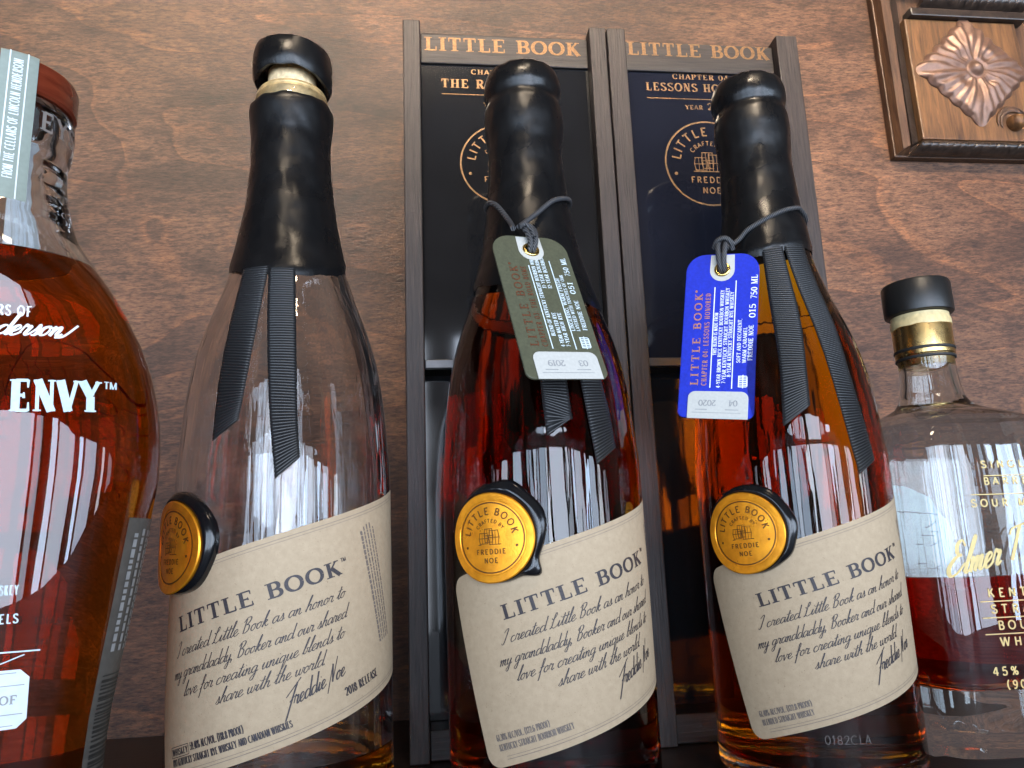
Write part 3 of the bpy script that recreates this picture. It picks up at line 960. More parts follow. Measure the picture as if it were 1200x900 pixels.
little_bottle((-.0532, .322, 0), "nearly empty clear bottle with broken black wax top and bare cork showing", -.0345, .0624,
              [([(-32.6, -8.4, 199, 199), (-28.6, -9.6, 172.5, 171.4), (-28.6, -12.4, 149.8, 148.8), (-28.8, -15.0, 128.6, 135.5)], 0.0),
               ([(-7.6, 14.1, 198, 198), (-2.4, 13.8, 166, 166), (.7, 14.3, 138, 138), (4.2, 15.6, 113.8, 121.2)], 0.0)],
              [(-180, 214), (-120, 212), (-75, 203), (-53, 200.8), (-20, 195.5), (14, 195.3), (36, 196.5), (72, 202), (120, 212), (180, 214)], 'broken', .0165,
              dict(small=small1, boxed=(-.0130, -.0394, -.0027, -.0361), lobes=[(10, .0016, 30), (-45, .001, 20), (95, .0008, 25)], seal_rot=0, lean=-.0075))
little_bottle((.0515, .3245, 0), "full dark red wax topped bottle with the olive green tag at its neck", -.0228, .0616,
              [([(-9.5, 4.6, 188, 188), (-7.6, 6.9, 165, 165), (-6.8, 8.2, 148, 148), (-6.1, 9.0, 139, 135), (-5.0, 9.2, 127.6, 134.6)], 0.0),
               ([(9.5, 23.5, 188, 188), (13.2, 27.5, 168, 168), (16.2, 30.9, 149, 149.5), (18.4, 33.8, 135, 137), (21.2, 35.2, 116.5, 123.2)], 0.0)],
              [(-180, 196), (-75, 198), (-42, 194.5), (0, 190), (48, 184.6), (62, 185), (110, 190), (180, 196)], 'dome', .235,
              dict(small=small2, whiskey=M_whiskey_dark, lobes=[(68, .0022, 17), (25, .0020, 24), (-38, .0042, 9), (105, .0012, 30)], seal_rot=1.5, dz=.002, lean=-.0055))
little_bottle((.1665, .3345, 0), "full amber wax topped bottle with the bright blue tag at its neck", -.0362, .0598,
              [([(-29.5, -5.2, 216, 217), (-27.2, -5.6, 188.3, 187.2), (-25.2, -9.0, 160.7, 159.8), (-26.8, -10.8, 131.3, 139.4)], 0.0),
               ([(-3.3, 26.5, 217, 218), (.6, 22.4, 187.2, 185.0), (4.0, 19.6, 159.7, 157.5), (9.5, 24.0, 124.5, 127.5), (12.4, 26.0, 110.5, 116.5)], 0.0)],
              [(-180, 214), (-60, 212), (-30, 211.5), (-5, 213.6), (26, 215.2), (52, 216), (180, 214)], 'dome', .235,
              dict(small=small3, whiskey=M_whiskey, lobes=[(8, .0016, 20), (-25, .0010, 14), (60, .0008, 30), (140, .001, 40)], seal_rot=3, dz=.0075, heel="0182CLA", heel_th=-.12))

# ------------------------------------------------------------------ hang tags
def hang_tag(label, pose, W, L, card_mat, foil_mat, print_mat, lines_txt, number, chapter, year, cord_paths, flip):
    p = Vector(pose[:3]); w = Vector(pose[3:])
    from mathutils import Quaternion
    q = Quaternion(w.normalized(), w.length)
    root = thing("hang_tag", label, "tag", p, "card tags hanging on bottle necks", q)
    # card in local x (across), z (down negative); front faces -y
    T = .0009
    ch = .0085
    out = []
    def corner(cx, cz, r, a0, a1, n=8):
        return [(cx + r * math.cos(math.radians(a0 + (a1 - a0) * i / n)), cz + r * math.sin(math.radians(a0 + (a1 - a0) * i / n))) for i in range(n + 1)]
    h = W / 2
    out = corner(h - ch, -ch, ch, 0, 90) + corner(-h + ch, -ch, ch, 90, 180) + corner(-h + .003, -L + .003, .003, 180, 270) + corner(h - .003, -L + .003, .003, 270, 360)
    hole = (0.0, -.0078)
    hr = .0024
    def nearest_ring(n, r):
        return [(hole[0] + r * math.cos(2 * PI * i / n), hole[1] + r * math.sin(2 * PI * i / n)) for i in range(n)]
    n = len(out)
    # ring of the hole matched to the outline by angle from the hole
    hr_pts = []
    for x, z in out:
        a = math.atan2(z - hole[1], x - hole[0])
        hr_pts.append((hole[0] + hr * math.cos(a), hole[1] + hr * math.sin(a)))
    mb = MB()
    rows = [[(x, 0, z) for x, z in hr_pts], [(x, -T * .15, z) for x, z in hr_pts], [(x, -T / 2, z) for x, z in hr_pts], [(x, -T / 2, z) for x, z in out], [(x * .999, T / 2, z) for x, z in out], [(x, T / 2, z) for x, z in hr_pts]]
    rows[3] = [(x * .985, -T / 2, z * .996 - .0001) for x, z in out]
    rows.insert(4, [(x, -T * .3, z) for x, z in out])
    mb.grid(rows, closed_u=True, closed_v=True)
    mb.build("card", card_mat, root, smooth=False)
    # white reinforcement patch round the hole
    yf = -T / 2
    mb = MB()
    pts = [(-.0052, -.0006), (-.0054, -.0078)] + [(.0054 * math.cos(math.radians(a)), -.0082 + .0054 * math.sin(math.radians(a))) for a in range(190, 351, 16)] + [(.0054, -.0078), (.0052, -.0006)]
    m_ = len(pts)
    hp = [(hole[0] + (hr + .0002) * math.cos(math.atan2(z - hole[1], x)), hole[1] + (hr + .0002) * math.sin(math.atan2(z - hole[1], x))) for x, z in pts]
    mb.grid([[(x, yf - .00015, z) for x, z in pts], [(x, yf - .00015, z) for x, z in hp]], closed_u=True)
    mb.build("hole_patch", M_white, root, smooth=False)
    mb = MB()
    R_, r_ = .0028, .0008
    rows = [[(hole[0] + (R_ + r_ * math.cos(2 * PI * j / 10)) * math.cos(2 * PI * i / 28), yf - .0003 + r_ * .8 * math.sin(2 * PI * j / 10), hole[1] + (R_ + r_ * math.cos(2 * PI * j / 10)) * math.sin(2 * PI * i / 28)) for j in range(10)] for i in range(28)]
    mb.grid(rows, closed_u=True, closed_v=True)
    mb.build("eyelet", M_brass, root)
    # folded white sticker at the lower end
    mb = MB()
    sx0, sx1 = (-h + .0042, h - .0026)
    o2 = [(sx0, -L - .0004), (sx1, -L - .0004)] + corner(sx1 - .003, -L + .0118 - .003, .003, 0, 90, 5) + corner(sx0 + .003, -L + .0118 - .003, .003, 90, 180, 5)
    cx, cz = (sx0 + sx1) / 2, -L + .005
    k = len(o2)
    rows = [[(x, yf - .00012, z) for x, z in o2], [(x, yf - .00042, z) for x, z in o2], [((x - cx) * .97 + cx, yf - .00046, (z - cz) * .93 + cz) for x, z in o2]]
    mb.grid(rows, closed_u=True)
    mb.fan(rows[-1], (cx, yf - .00046, cz))
    stk = mb.build("price_sticker", M_white, root, smooth=False)
    fl = lambda x, z, o: (x, yf - o, z)
    # print: runs up the tag (text direction is +z), or down it when flipped
    def run(strokes, x, z):
        return place(strokes, x, z, PI / 2)
    mb = MB(); st = []
    _, t = fit_caps("LITTLE BOOK", L * .56, .0033, .2, .1, True, .3)
    st += run(t, -h + .0082 - .0002, -L + .0145)
    w_, t = text_caps("*", .0033, .2, .1, False)
    st += run(t, -h + .0080, -L + .0145 + L * .57)
    _, t = fit_caps(chapter, L * .56, .0022, .22, .12, True, .3)
    st += run(t, -h + .0116, -L + .0145)
    ink(mb, st, fl, .00012)
    mb.build("foil_lettering", foil_mat, root, fix=False)
    mb = MB(); st = []
    z0, z1 = -L + .0135, -.0165
    st += line(-h + .0132, z0, -h + .0132, z1, .00042, 1) + line(h - .0097, z0 - .0003, h - .0097, z1 + .003, .00042, 1)
    for txt, xx, wd, off in lines_txt:
        _, t = fit_caps(txt, wd, .0016, .2, .12, True, .12)
        st += run(t, -h + xx, z0 + off)
    for txt, xx, zz, wd, hh in number:
        _, t = fit_caps(txt, wd, hh * .94, .19, .10, True, .12)
        st += run(t, h - xx, zz)
    # little barrel
    bx, bz = h - .0052, -L + .0165
    for s in range(-3, 4):
        st += line(bx - .0016, bz + s * .0008, bx + .0016, bz + s * .0008, .0004)
    st += line(bx - .0017, bz - .0026, bx - .0017, bz + .0026, .0005) + line(bx + .0017, bz - .0022, bx + .0017, bz + .0022, .0005) + line(bx, bz - .003, bx, bz + .003, .0004)
    ink(mb, st, fl, .00012)
    mb.build("printed_lettering", print_mat, root, fix=False)
    mb = MB(); st = []
    for t_, xx in ((year, -.0035), (chapter.split(':')[0][-2:], .0072)):
        w_, t = text_caps(t_, .0026, .17, .1, True)
        st += place(t, xx + w_ / 2, -L + .0078, PI)
    st += line(sx0 + .002, -L + .0022, sx1 - .003, -L + .0022, .0002) + line(-.0085, -L + .0036, -.0035, -L + .0036, .0003) + line(.004, -L + .0036, .0095, -L + .0036, .0003)
    ink(mb, st, lambda x, z, o: (x, yf - .00046 - o, z), .0001)
    mb.build("sticker_lettering", M_greytext, stk, fix=False)
    # cord, modelled in world coordinates and carried into the tag's frame
    inv = Matrix.LocRotScale(p, q, None).inverted()
    mb = MB()
    for path, rad, kind in cord_paths:
        P = smooth3(path, 7)
        if kind == 'local':
            mb.tube(P, rad, 10)
        else:
            mb.tube([inv @ v for v in P], rad, 10)
    mb.build("cord", M_cord, root)
    return root

def smooth3(pts, n=6):
    P = [Vector(p) for p in pts]
    out = []
    for i in range(len(P) - 1):
        p1, p2 = P[i], P[i + 1]
        p0 = P[i - 1] if i else p1 * 2 - p2
        p3 = P[i + 2] if i + 2 < len(P) else p2 * 2 - p1
        for k in range(n):
            t = k / n
            out.append(.5 * ((2 * p1) + (p2 - p0) * t + (2 * p0 - 5 * p1 + 4 * p2 - p3) * t * t + (3 * p1 - p0 - 3 * p2 + p3) * t ** 3))
    out.append(P[-1])
    return out

def neck_pt(ax, deg, z, off):
    r = RB(z) + off
    a = math.radians(deg)
    return (ax[0] + r * math.sin(a) - (.0055 * z if ax[0] < .1 else 0), ax[1] - r * math.cos(a), z)

b2 = (.0515, .3245)
b3 = (.1665, .3345)
C2 = [([neck_pt(b2, -19, .2135, .0150), neck_pt(b2, -27, .2215, .0062), neck_pt(b2, -50, .2330, .0026), neck_pt(b2, -72, .2375, .0024), neck_pt(b2, -110, .2395, .0024), neck_pt(b2, -150, .239, .0024),
        neck_pt(b2, 180, .239, .0024), neck_pt(b2, 140, .2395, .0024), neck_pt(b2, 100, .2395, .0024), neck_pt(b2, 62, .2385, .0025), neck_pt(b2, 25, .2335, .0026), neck_pt(b2, 0, .2245, .0060), neck_pt(b2, -15, .2140, .0150)], .00115, 'world'),
      ([(-.0020, -.0020, .0045), (-.0008, -.0030, .0005), (-.0002, -.0030, -.0040), (-.0004, -.0016, -.0075), (-.0004, .0012, -.0088)], .00115, 'local'),
      ([(.0020, -.0020, .0045), (.0026, -.0032, .0008), (.0022, -.0032, -.0040), (.0012, -.0016, -.0075), (.0012, .0012, -.0088)], .00115, 'local'),
      ([(-.0042, -.0026, .0022), (-.0022, -.0042, .0030), (.0006, -.0046, .0012), (.0012, -.0040, -.0040)], .00105, 'local')]
C3 = [([neck_pt(b3, -62, .2165, .0105), neck_pt(b3, -55, .2222, .0035), neck_pt(b3, -41, .2270, .0026), neck_pt(b3, -5, .2330, .0024), neck_pt(b3, 20, .2362, .0024), neck_pt(b3, 39, .2372, .0024), neck_pt(b3, 70, .2340, .0024), neck_pt(b3, 120, .2290, .0024),
        neck_pt(b3, 170, .225, .0024), neck_pt(b3, -140, .222, .0024), neck_pt(b3, -100, .2195, .0026), neck_pt(b3, -74, .2180, .0045), neck_pt(b3, -66, .2165, .0100)], .00115, 'world'),
      ([(-.0016, -.0006, .0065), (-.0022, -.0030, .0030), (-.0016, -.0036, -.0030), (-.0006, -.0016, -.0075), (-.0004, .0012, -.0088)], .0012, 'local'),
      ([(.0012, -.0006, .0065), (.0010, -.0036, .0025), (.0008, -.0040, -.0030), (.0008, -.0016, -.0075), (.0008, .0012, -.0088)], .0012, 'local'),
      ([(-.0042, -.0002, .0030), (-.0026, -.0030, .0052), (.0008, -.0042, .0060), (.0034, -.0030, .0044), (.0040, -.0004, .0020)], .0012, 'local')]
hang_tag("olive green card tag with brass eyelet on the dark red bottle", (.04435, .2942, .21135, -.4115, -.0842, .21745), .03235, .0721, M_olive, M_copper_dark, M_tagtext,
         [("BLEND OF KENTUCKY STRAIGHT BOURBON WHISKEY", .0158, .044, .006), ("4-YEAR MALTED RYE", .0184, .0165, .001), ("7-YEAR HIGH RYE", .0207, .0165, .001), ("11-YEAR BOURBON", .0158 + .0022, .0175, .030), ("12-YEAR BOURBON", .0158 + .0046, .0175, .030)],
         [("LINGERING, WARM FINISH", .0078, -.0500, .0270, .0016), ("LAYERED WITH TOUCHES OF OAK", .0057, -.0500, .0290, .0016), ("FREDDIE NOE", .0026, -.0495, .0150, .0019), ("051", .0024, -.0310, .0062, .0024), ("750 ML", .0022, -.0215, .0100, .0024)],
         "CHAPTER 03: THE ROAD HOME", "2019", C2, True)
hang_tag("bright blue card tag with brass eyelet on the amber bottle", (.1382, .3177, .2139, -.1013, .1505, -.4614), .032, .0775, M_blue, M_copper, M_tagtext_white,
         [("THIS BLEND IS MADE FROM", .0152, .020, .015), ("4-YEAR BROWN RICE KENTUCKY BOURBON WHISKEY", .0174, .046, 0), ("7-YEAR KENTUCKY STRAIGHT BOURBON WHISKEY", .0196, .045, .002), ("8-YEAR KENTUCKY STRAIGHT RYE WHISKEY", .0216, .040, .005)],
         [("SOFT AND DECADENT,", .0066, -.0525, .0205, .0017), ("WARM CARAMEL", .0042, -.0525, .0165, .0017), ("FREDDIE NOE", .0016, -.0515, .0165, .0021), ("015", .0010, -.0315, .0065, .0028), ("750 ML", .0006, -.0225, .0115, .0028)],
         "CHAPTER 04: LESSONS HONORED", "2020", C3, False)

# ------------------------------------------------------------------ presentation boxes behind
def gift_box(label, x0, x1, post_l, post_r, panel_mat, chapter, subtitle, year, ecx, ecz, er, tx0, tx1, tz0, tz1, cx, rows):
    Y0, Y1, H = .385, .4835, .3795
    root = thing("presentation_box", label, "box", ((x0 + x1) / 2, Y0, -.010), "upright wooden presentation boxes")
    ox, oy, oz = root.location
    def B(a, b, c, d, e, f):
        mb = MB(); mb.box(a - ox, b - ox, c - oy, d - oy, e - oz, f - oz); return mb
    B(x0, post_l, Y0, Y1, -.0098, H).build("side_board", M_boxwood, root, smooth=False, bevel=.0006)
    B(post_r, x1, Y0, Y1, -.0098, H).build("side_board", M_boxwood, root, smooth=False, bevel=.0006)
    B(post_l + .0002, post_r - .0002, Y0 + .006, Y1, .3567, .3756).build("top_rail", M_boxrail, root, smooth=False, bevel=.0006)
    B(post_l + .0002, post_r - .0002, Y0 + .004, Y1, -.0096, .004).build("bottom_board", M_boxrail, root, smooth=False, bevel=.0006)
    B(post_l + .0002, post_r - .0002, Y1 - .006, Y1 - .0004, .0042, .3565).build("back_board", M_boxwood, root, smooth=False)
    B(post_l + .0003, post_r - .0003, Y0 + .0065, Y0 + .0100, .1792, .1838).build("panel_trim", M_paneltrim, root, smooth=False, bevel=.0004)
    B(post_l + .0003, post_r - .0003, Y0 + .0240, Y0 + .0265, .0043, .1790).build("lower_panel", M_acrylic_black, root, smooth=False)
    po = B(post_l + .0003, post_r - .0003, Y0 + .0075, Y0 + .0105, .1840, .3565).build("front_panel", panel_mat, root, smooth=False)
    k = (Y0 + .0075) / Y0
    def on(yy):
        return lambda x, z, o: (x - ox, yy - o - oy, z - oz)
    up = lambda z, y: .088 + (z - .088) * y / .385
    mb = MB(); st = []
    ky = (Y0 + .006) / .385
    _, t = fit_caps("LITTLE BOOK", (tx1 - tx0) * ky, .0084, .24, .1, True, .12)
    st += place(t, tx0 * ky, up(tz0, Y0 + .006))
    ink(mb, st, on(Y0 + .006), .0002)
    mb.build("rail_lettering", M_boxgold, root, fix=False)
    mb = MB(); st = []
    yp = Y0 + .0075
    for txt, zz, h, wd, *dx in rows:
        if txt == '-':
            st += line(cx * k - wd / 2, up(zz, yp), cx * k + wd / 2, up(zz, yp), h)
        else:
            _, t = fit_caps(txt, wd, h, .24, .11, True, .2)
            st += place(t, cx * k - wd / 2 + (dx[0] if dx else 0), up(zz, yp))
    st += place(emblem(er * k), ecx * k, up(ecz, yp))
    ink(mb, st, on(yp), .00015)
    mb.build("panel_lettering", M_boxgold, po, fix=False)
    return root

gift_box("dark wooden box with black front panel behind the dark red bottle", -.0068, .1095, .0027, .0999, M_acrylic_black, None, None, None,
         .0470, .2920, .0232, .0053, .0937, .3603, .3668, .0475,
         [("CHAPTER 03:", .3462, .0030, .034), ("THE ROAD HOME", .3375, .0054, .068), ('-', .3335, .0005, .068), ("2019", .3265, .0038, .0125, .008), ("YEAR", .3267, .0022, .0095, -.0055)])
gift_box("dark wooden box with navy front panel behind the amber bottle", .1104, .2265, .1211, .2135, M_acrylic_navy, None, None, None,
         .1647, .2952, .0256, .1220, .2075, .3625, .3712, .1650,
         [("CHAPTER 04:", .3478, .0034, .036), ("LESSONS HONORED", .3400, .0052, .069), ('-', .3352, .0005, .069), ("2020", .3285, .0044, .0145, .009), ("YEAR", .3287, .0026, .0105, -.0065)])

# ------------------------------------------------------------------ the wide flask bottle on the left
def flask():
    loc = (-.1322, .2468, 0)
    root = thing("flask_bottle", "broad amber bottle with red wooden stopper and grey paper strip over its neck", "bottle", loc)
    rot = math.radians(18)
    PA = [(-8, 36), (-6, 38), (10, 38.7), (33, 39.5), (44.5, 40.5), (55.7, 42.1), (79, 45.6), (100, 48.6), (112, 50.2), (121, 50.3), (129, 49.8), (137.5, 48.5), (146.5, 46.3), (155.4, 43), (164.5, 38.5), (174, 33), (183.4, 26.4),
          (189, 22.8), (195, 20.4), (202, 18.6), (209, 17.5), (216, 17.2), (219, 18.2), (226, 18.6), (231, 18.4), (232.5, 17.4)]
    def sec(z):
        r = interp(PA, z * 1000) * mm
        t = min(max((z - .150) / .045, 0), 1)
        t = t * t * (3 - 2 * t)
        return r, r * (t + (1 - t) * .60), 2 + .8 * (1 - t)
    cR, sR = math.cos(rot), math.sin(rot)
    def ring(z, d, n=120):
        a, b, e = sec(z)
        a -= d; b -= d
        out = []
        for k in range(n):
            th = 2 * PI * k / n
            c, s = math.cos(th), math.sin(th)
            rad = (abs(c / a) ** e + abs(s / b) ** e) ** (-1 / e)
            x, y = rad * c, rad * s
            out.append((x * cR - y * sR, x * sR + y * cR, z))
        return out
    def front(x, z, off):
        a, b, e = sec(z)
        t = max(1 - abs(min(max(x / a, -.999), .999)) ** e, 1e-6)
        y = -b * t ** (1 / e) - off
        return (x * cR - y * sR, x * sR + y * cR, z)
    zs = [-.008, -.006, -.002, .004] + [.010 + .2225 * i / 110 for i in range(111)]
    mb = MB(); rows = [ring(z, 0) for z in zs]
    mb.grid(rows, closed_u=True); mb.fan(rows[0][::-1], (0, 0, -.008)); mb.fan(rows[-1], (0, 0, .2325))
    gl = mb.build("glass_body", M_glass_flask, root)
    lvl = .1785
    zz = [.009 + (lvl - .009) * i / 80 for i in range(81)]
    mb = MB(); rows = [ring(.008, .009)] + [ring(z, .0035) for z in zz]
    mb.grid(rows, closed_u=True); mb.fan(rows[0][::-1], (0, 0, .008)); mb.fan(rows[-1], (0, 0, lvl))
    mb.build("whiskey", M_whiskey_flask, root)
    zz = [lvl + .0003 + (.2315 - lvl) * i / 40 for i in range(41)]
    mb = MB(); rows = [ring(z, .0035 + .003 * min(1, max(0, (z - .19) / .025))) for z in zz]
    mb.grid(rows, closed_u=True); mb.fan(rows[0][::-1], (0, 0, zz[0])); mb.fan(rows[-1], (0, 0, zz[-1]))
    mb.build("inner_wall", M_glass_in_plain, root)
    mb = MB(); lathe(mb, [(0, .2332), (.0178, .2332), (.0186, .2340), (.0187, .2425), (.0180, .2440), (.0, .2444)], 80)
    mb.build("stopper", M_redwood, root)
    # collar lettering in relief
    mb = MB()
    _, t = text_caps("EYS", .0062, .2, .14, True, .9, .2)
    ink(mb, place(t, 0, 0), lambda x, z, o: ((.0187 + o) * math.sin(math.radians(52) + x / .0187), -(.0187 + o) * math.cos(math.radians(52) + x / .0187), .2215 + z), .0001)
    mb.build("raised_lettering", M_relief, root, fix=False)
    # paper strip from stopper down the neck
    th0 = math.radians(30)
    path = [(.0150, .2450), (.0178, .2450), (.0191, .2440), (.0192, .2390), (.0191, .2340), (.0190, .2280), (.0187, .2210), (.0181, .2150), (.0180, .2110), (.0188, .2030), (.0196, .1985), (.0205, .1950)]
    pth = [(p.x, p.y) for p in spline(path, 5)]
    def strip(u, s, off):   # u across in metres, s index along
        i = min(max(s, 0), len(pth) - 1.001)
        a = int(i); f = i - a
        r = pth[a][0] + (pth[a + 1][0] - pth[a][0]) * f
        z = pth[a][1] + (pth[a + 1][1] - pth[a][1]) * f
        th = th0 + u / max(r, .012)
        return ((r + off) * math.sin(th), -(r + off) * math.cos(th), z + (off if i < 8 else 0))
    hw = .0052
    mb = MB(); mb.grid([[strip(-hw + 2 * hw * j / 8, i, .0) for j in range(9)] for i in range(len(pth))])
    so = mb.build("paper_strip", M_strip, root, fix=False)
    # arc length table for the print
    acc = [0]
    for i in range(1, len(pth)):
        acc.append(acc[-1] + math.hypot(pth[i][0] - pth[i - 1][0], pth[i][1] - pth[i - 1][1]))
    tot = acc[-1]
    tab = [(a, i) for i, a in enumerate(acc)]
    def along(x, y, off):    # y: distance up from the lower end
        return strip(x, interp(tab, tot - y), off)
    mb = MB(); st = []
    for x in (-.0026, .0022):
        st += line(x, .0, x, tot - .001, .0004, 60)
    _, t = fit_caps("FROM THE CELLARS OF LINCOLN HENDERSON", .0400, .0026, .2, .17, False, .15)
    st += place(t, .0010, .0072, PI / 2)
    ink(mb, st, along, .00012)
    mb.build("strip_lettering", M_whitetext, so, fix=False)
    # white paper on the far side of the neck
    mb = MB()
    mb.grid([[((interp(PA, z * 1000) * mm + .0001) * math.sin(th), -(interp(PA, z * 1000) * mm + .0001) * math.cos(th), z) for th in [math.radians(168 + 36 * j / 8) for j in range(9)]] for z in [.192 + .038 * i / 20 for i in range(21)]])
    mb.build("rear_strip", M_whitetext, root, fix=False)
    # print on the face
    mb = MB(); st = []
    w, t = fit_caps("FROM THE CELLARS OF", .0335, .0031, .2, .17, False, .2)
    st += place(t, -.0190, .1562, math.radians(1.5))
    w, t = text_script("Lincoln Henderson".replace('H', 'k').replace('Lincoln ', 'L'), .0068, .085, .5, .62)
    w, t = fit_script("Lincoln kenderson", .044, .0068, .1, .5)
    st += place(t, -.0220, .1490, math.radians(4))
    st.append((spline([Vector((.0205, .1515)), Vector((.0228, .1522)), Vector((.0262, .1560))], 6), [.0006] * 13))
    ink(mb, st, front, .00015)
    mb.build("cellar_lettering", M_whitetext, gl, fix=False)
    mb = MB(); st = []
    w, t = fit_caps("ENVY", .0215, .0092, .28, .12, True, .12)
    st += place(t, .0120, .1288, math.radians(3.2))
    w, t = fit_caps("ANGEL'S", .0385, .0092, .28, .12, True, .12)
    st += place(t, -.0330, .1266, math.radians(2.4))
    w, t = text_caps("TM", .0022, .2, .12, False, .9)
    st += place(t, .0340, .1372, math.radians(3))
    ink(mb, st, front, .00022)
    mb.build("title_lettering", M_silvertext, gl, fix=False)
    mb = MB(); st = []
    st += line(-.0235, .0655, .0235, .0650, .0004, 40)
    w, t = fit_caps("KENTUCKY STRAIGHT BOURBON WHISKEY", .036, .0026, .2, .16, False, .2)
    st += place(t, -.0185, .0798)
    w, t = fit_caps("FINISHED IN PORT BARRELS", .036, .0024, .2, .16, False, .2)
    st += place(t, -.0180, .0725)
    st.append((spline([Vector((-.02, .0612)), Vector((.0, .0600)), Vector((.012, .0615)), Vector((.02, .0642))], 8), [.0003] * 25))
    ink(mb, st, front, .00022)
    mb.build("lower_lettering", M_silvertext, gl, fix=False)
    # small white plate label with clipped corners
    mb = MB()
    px0, px1, pz0, pz1 = -.0215, .0215, .0455, .0605
    rows = []
    for i in range(41):
        x = px0 + (px1 - px0) * i / 40
        e = min(x - px0, px1 - x)
        d = max(0, .0022 - e)
        rows.append([front(x, pz0 + d + (pz1 - pz0 - 2 * d) * j / 6, .0002) for j in range(7)])
    mb.grid(rows)
    pl = mb.build("plate_label", M_plate, root, fix=False)
    mb = MB(); st = []
    w, t = text_caps("86.6 PROOF", .0022, .2, .12, True, 1, .1)
    st += place(t, .0015, .0518)
    st += line(px0 + .001, .0565, px1 - .001, .0565, .0002, 30) + line(px0 + .001, .0492, px1 - .001, .0492, .0002, 30)
    for z in (.0464, .0597):
        st += line(px0 + .003, z, px1 - .003, z, .0002, 30)
    ink(mb, st, front, .00035)
    mb.build("plate_lettering", M_greytext, pl, fix=False)
    # etched wings on the back of the bottle
    def backside(x, z, off):
        a, b, e = sec(z)
        t = max(1 - abs(min(max(x / a, -.999), .999)) ** e, 1e-6)
        y = b * t ** (1 / e) + off
        return (x * cR - y * sR, x * sR + y * cR, z)
    mb = MB(); st = []
    rng = random.Random(11)
    for sgn in (-1, 1):
        edge = [(.003, .128), (.004, .145), (.010, .156), (.020, .154), (.029, .143), (.034, .130), (.036, .112)]
        st.append((spline([(sgn * x, z) for x, z in edge], 6), [.0004] * 37))
        for rr in range(5):
            for cc in range(9):
                fx = .0045 + cc * .0036 + (rr % 2) * .0017
                fz = .1545 - rr * .0058 - cc * .0016 - (fx / .036) ** 2 * .014
                if fx > .036 or fz < .106:
                    continue
                ln = .0040 + .0005 * rr + rng.uniform(-.0005, .0005)
                wd = .0019 + rng.uniform(-.0003, .0003)
                an = .15 + fx * 24
                P = [(-wd, .3 * ln), (-wd * .95, -ln * .4), (-wd * .1, -ln), (wd * .85, -ln * .45), (wd, .3 * ln)]
                P = [(sgn * (fx + x * math.cos(an) - z * math.sin(an)), fz + x * math.sin(an) + z * math.cos(an)) for x, z in P]
                sp = spline(P, 3)
                st.append((sp, [.00020] * len(sp)))
    ink(mb, st, backside, .0001)
    mb.build("wing_etching", M_winglines, gl, fix=False)
    # narrow label with barcode on the side of the bottle
    def sidept(u, z, off):   # u: along the section from front corner (0) to mid side (1)
        a, b, e = sec(z)
        th = math.radians(-24 + 24 * u)
        c, s = math.cos(th), math.sin(th)
        rad = (abs(c / a) ** e + abs(s / b) ** e) ** (-1 / e) + off
        x, y = rad * c, rad * s
        return (x * cR - y * sR, x * sR + y * cR, z)
    mb = MB(); mb.grid([[sidept(j / 8, .026 + .074 * i / 40, .0002) for j in range(9)] for i in range(41)])
    sl = mb.build("side_label", M_barcode, root, fix=False)
    mb = MB(); st = []
    z = .030
    while z < .056:
        w = rng.choice((.0003, .0005, .0008))
        st += line(.1, z, .86, z, w, 6); z += w + rng.choice((.0004, .0007))
    ink(mb, st, sidept, .0004)
    mb.build("barcode", M_black_text, sl, fix=False)
    mb = MB(); st = []
    for u in (.2, .4, .6, .78):
        zz_ = .062
        while zz_ < .096:
            l = rng.uniform(.001, .0025)
            st += line(u, zz_, u, zz_ + l, .09, 2); zz_ += l + .0006
    ink(mb, st, sidept, .0004)
    mb.build("side_lettering", M_greytext, sl, fix=False)
flask()

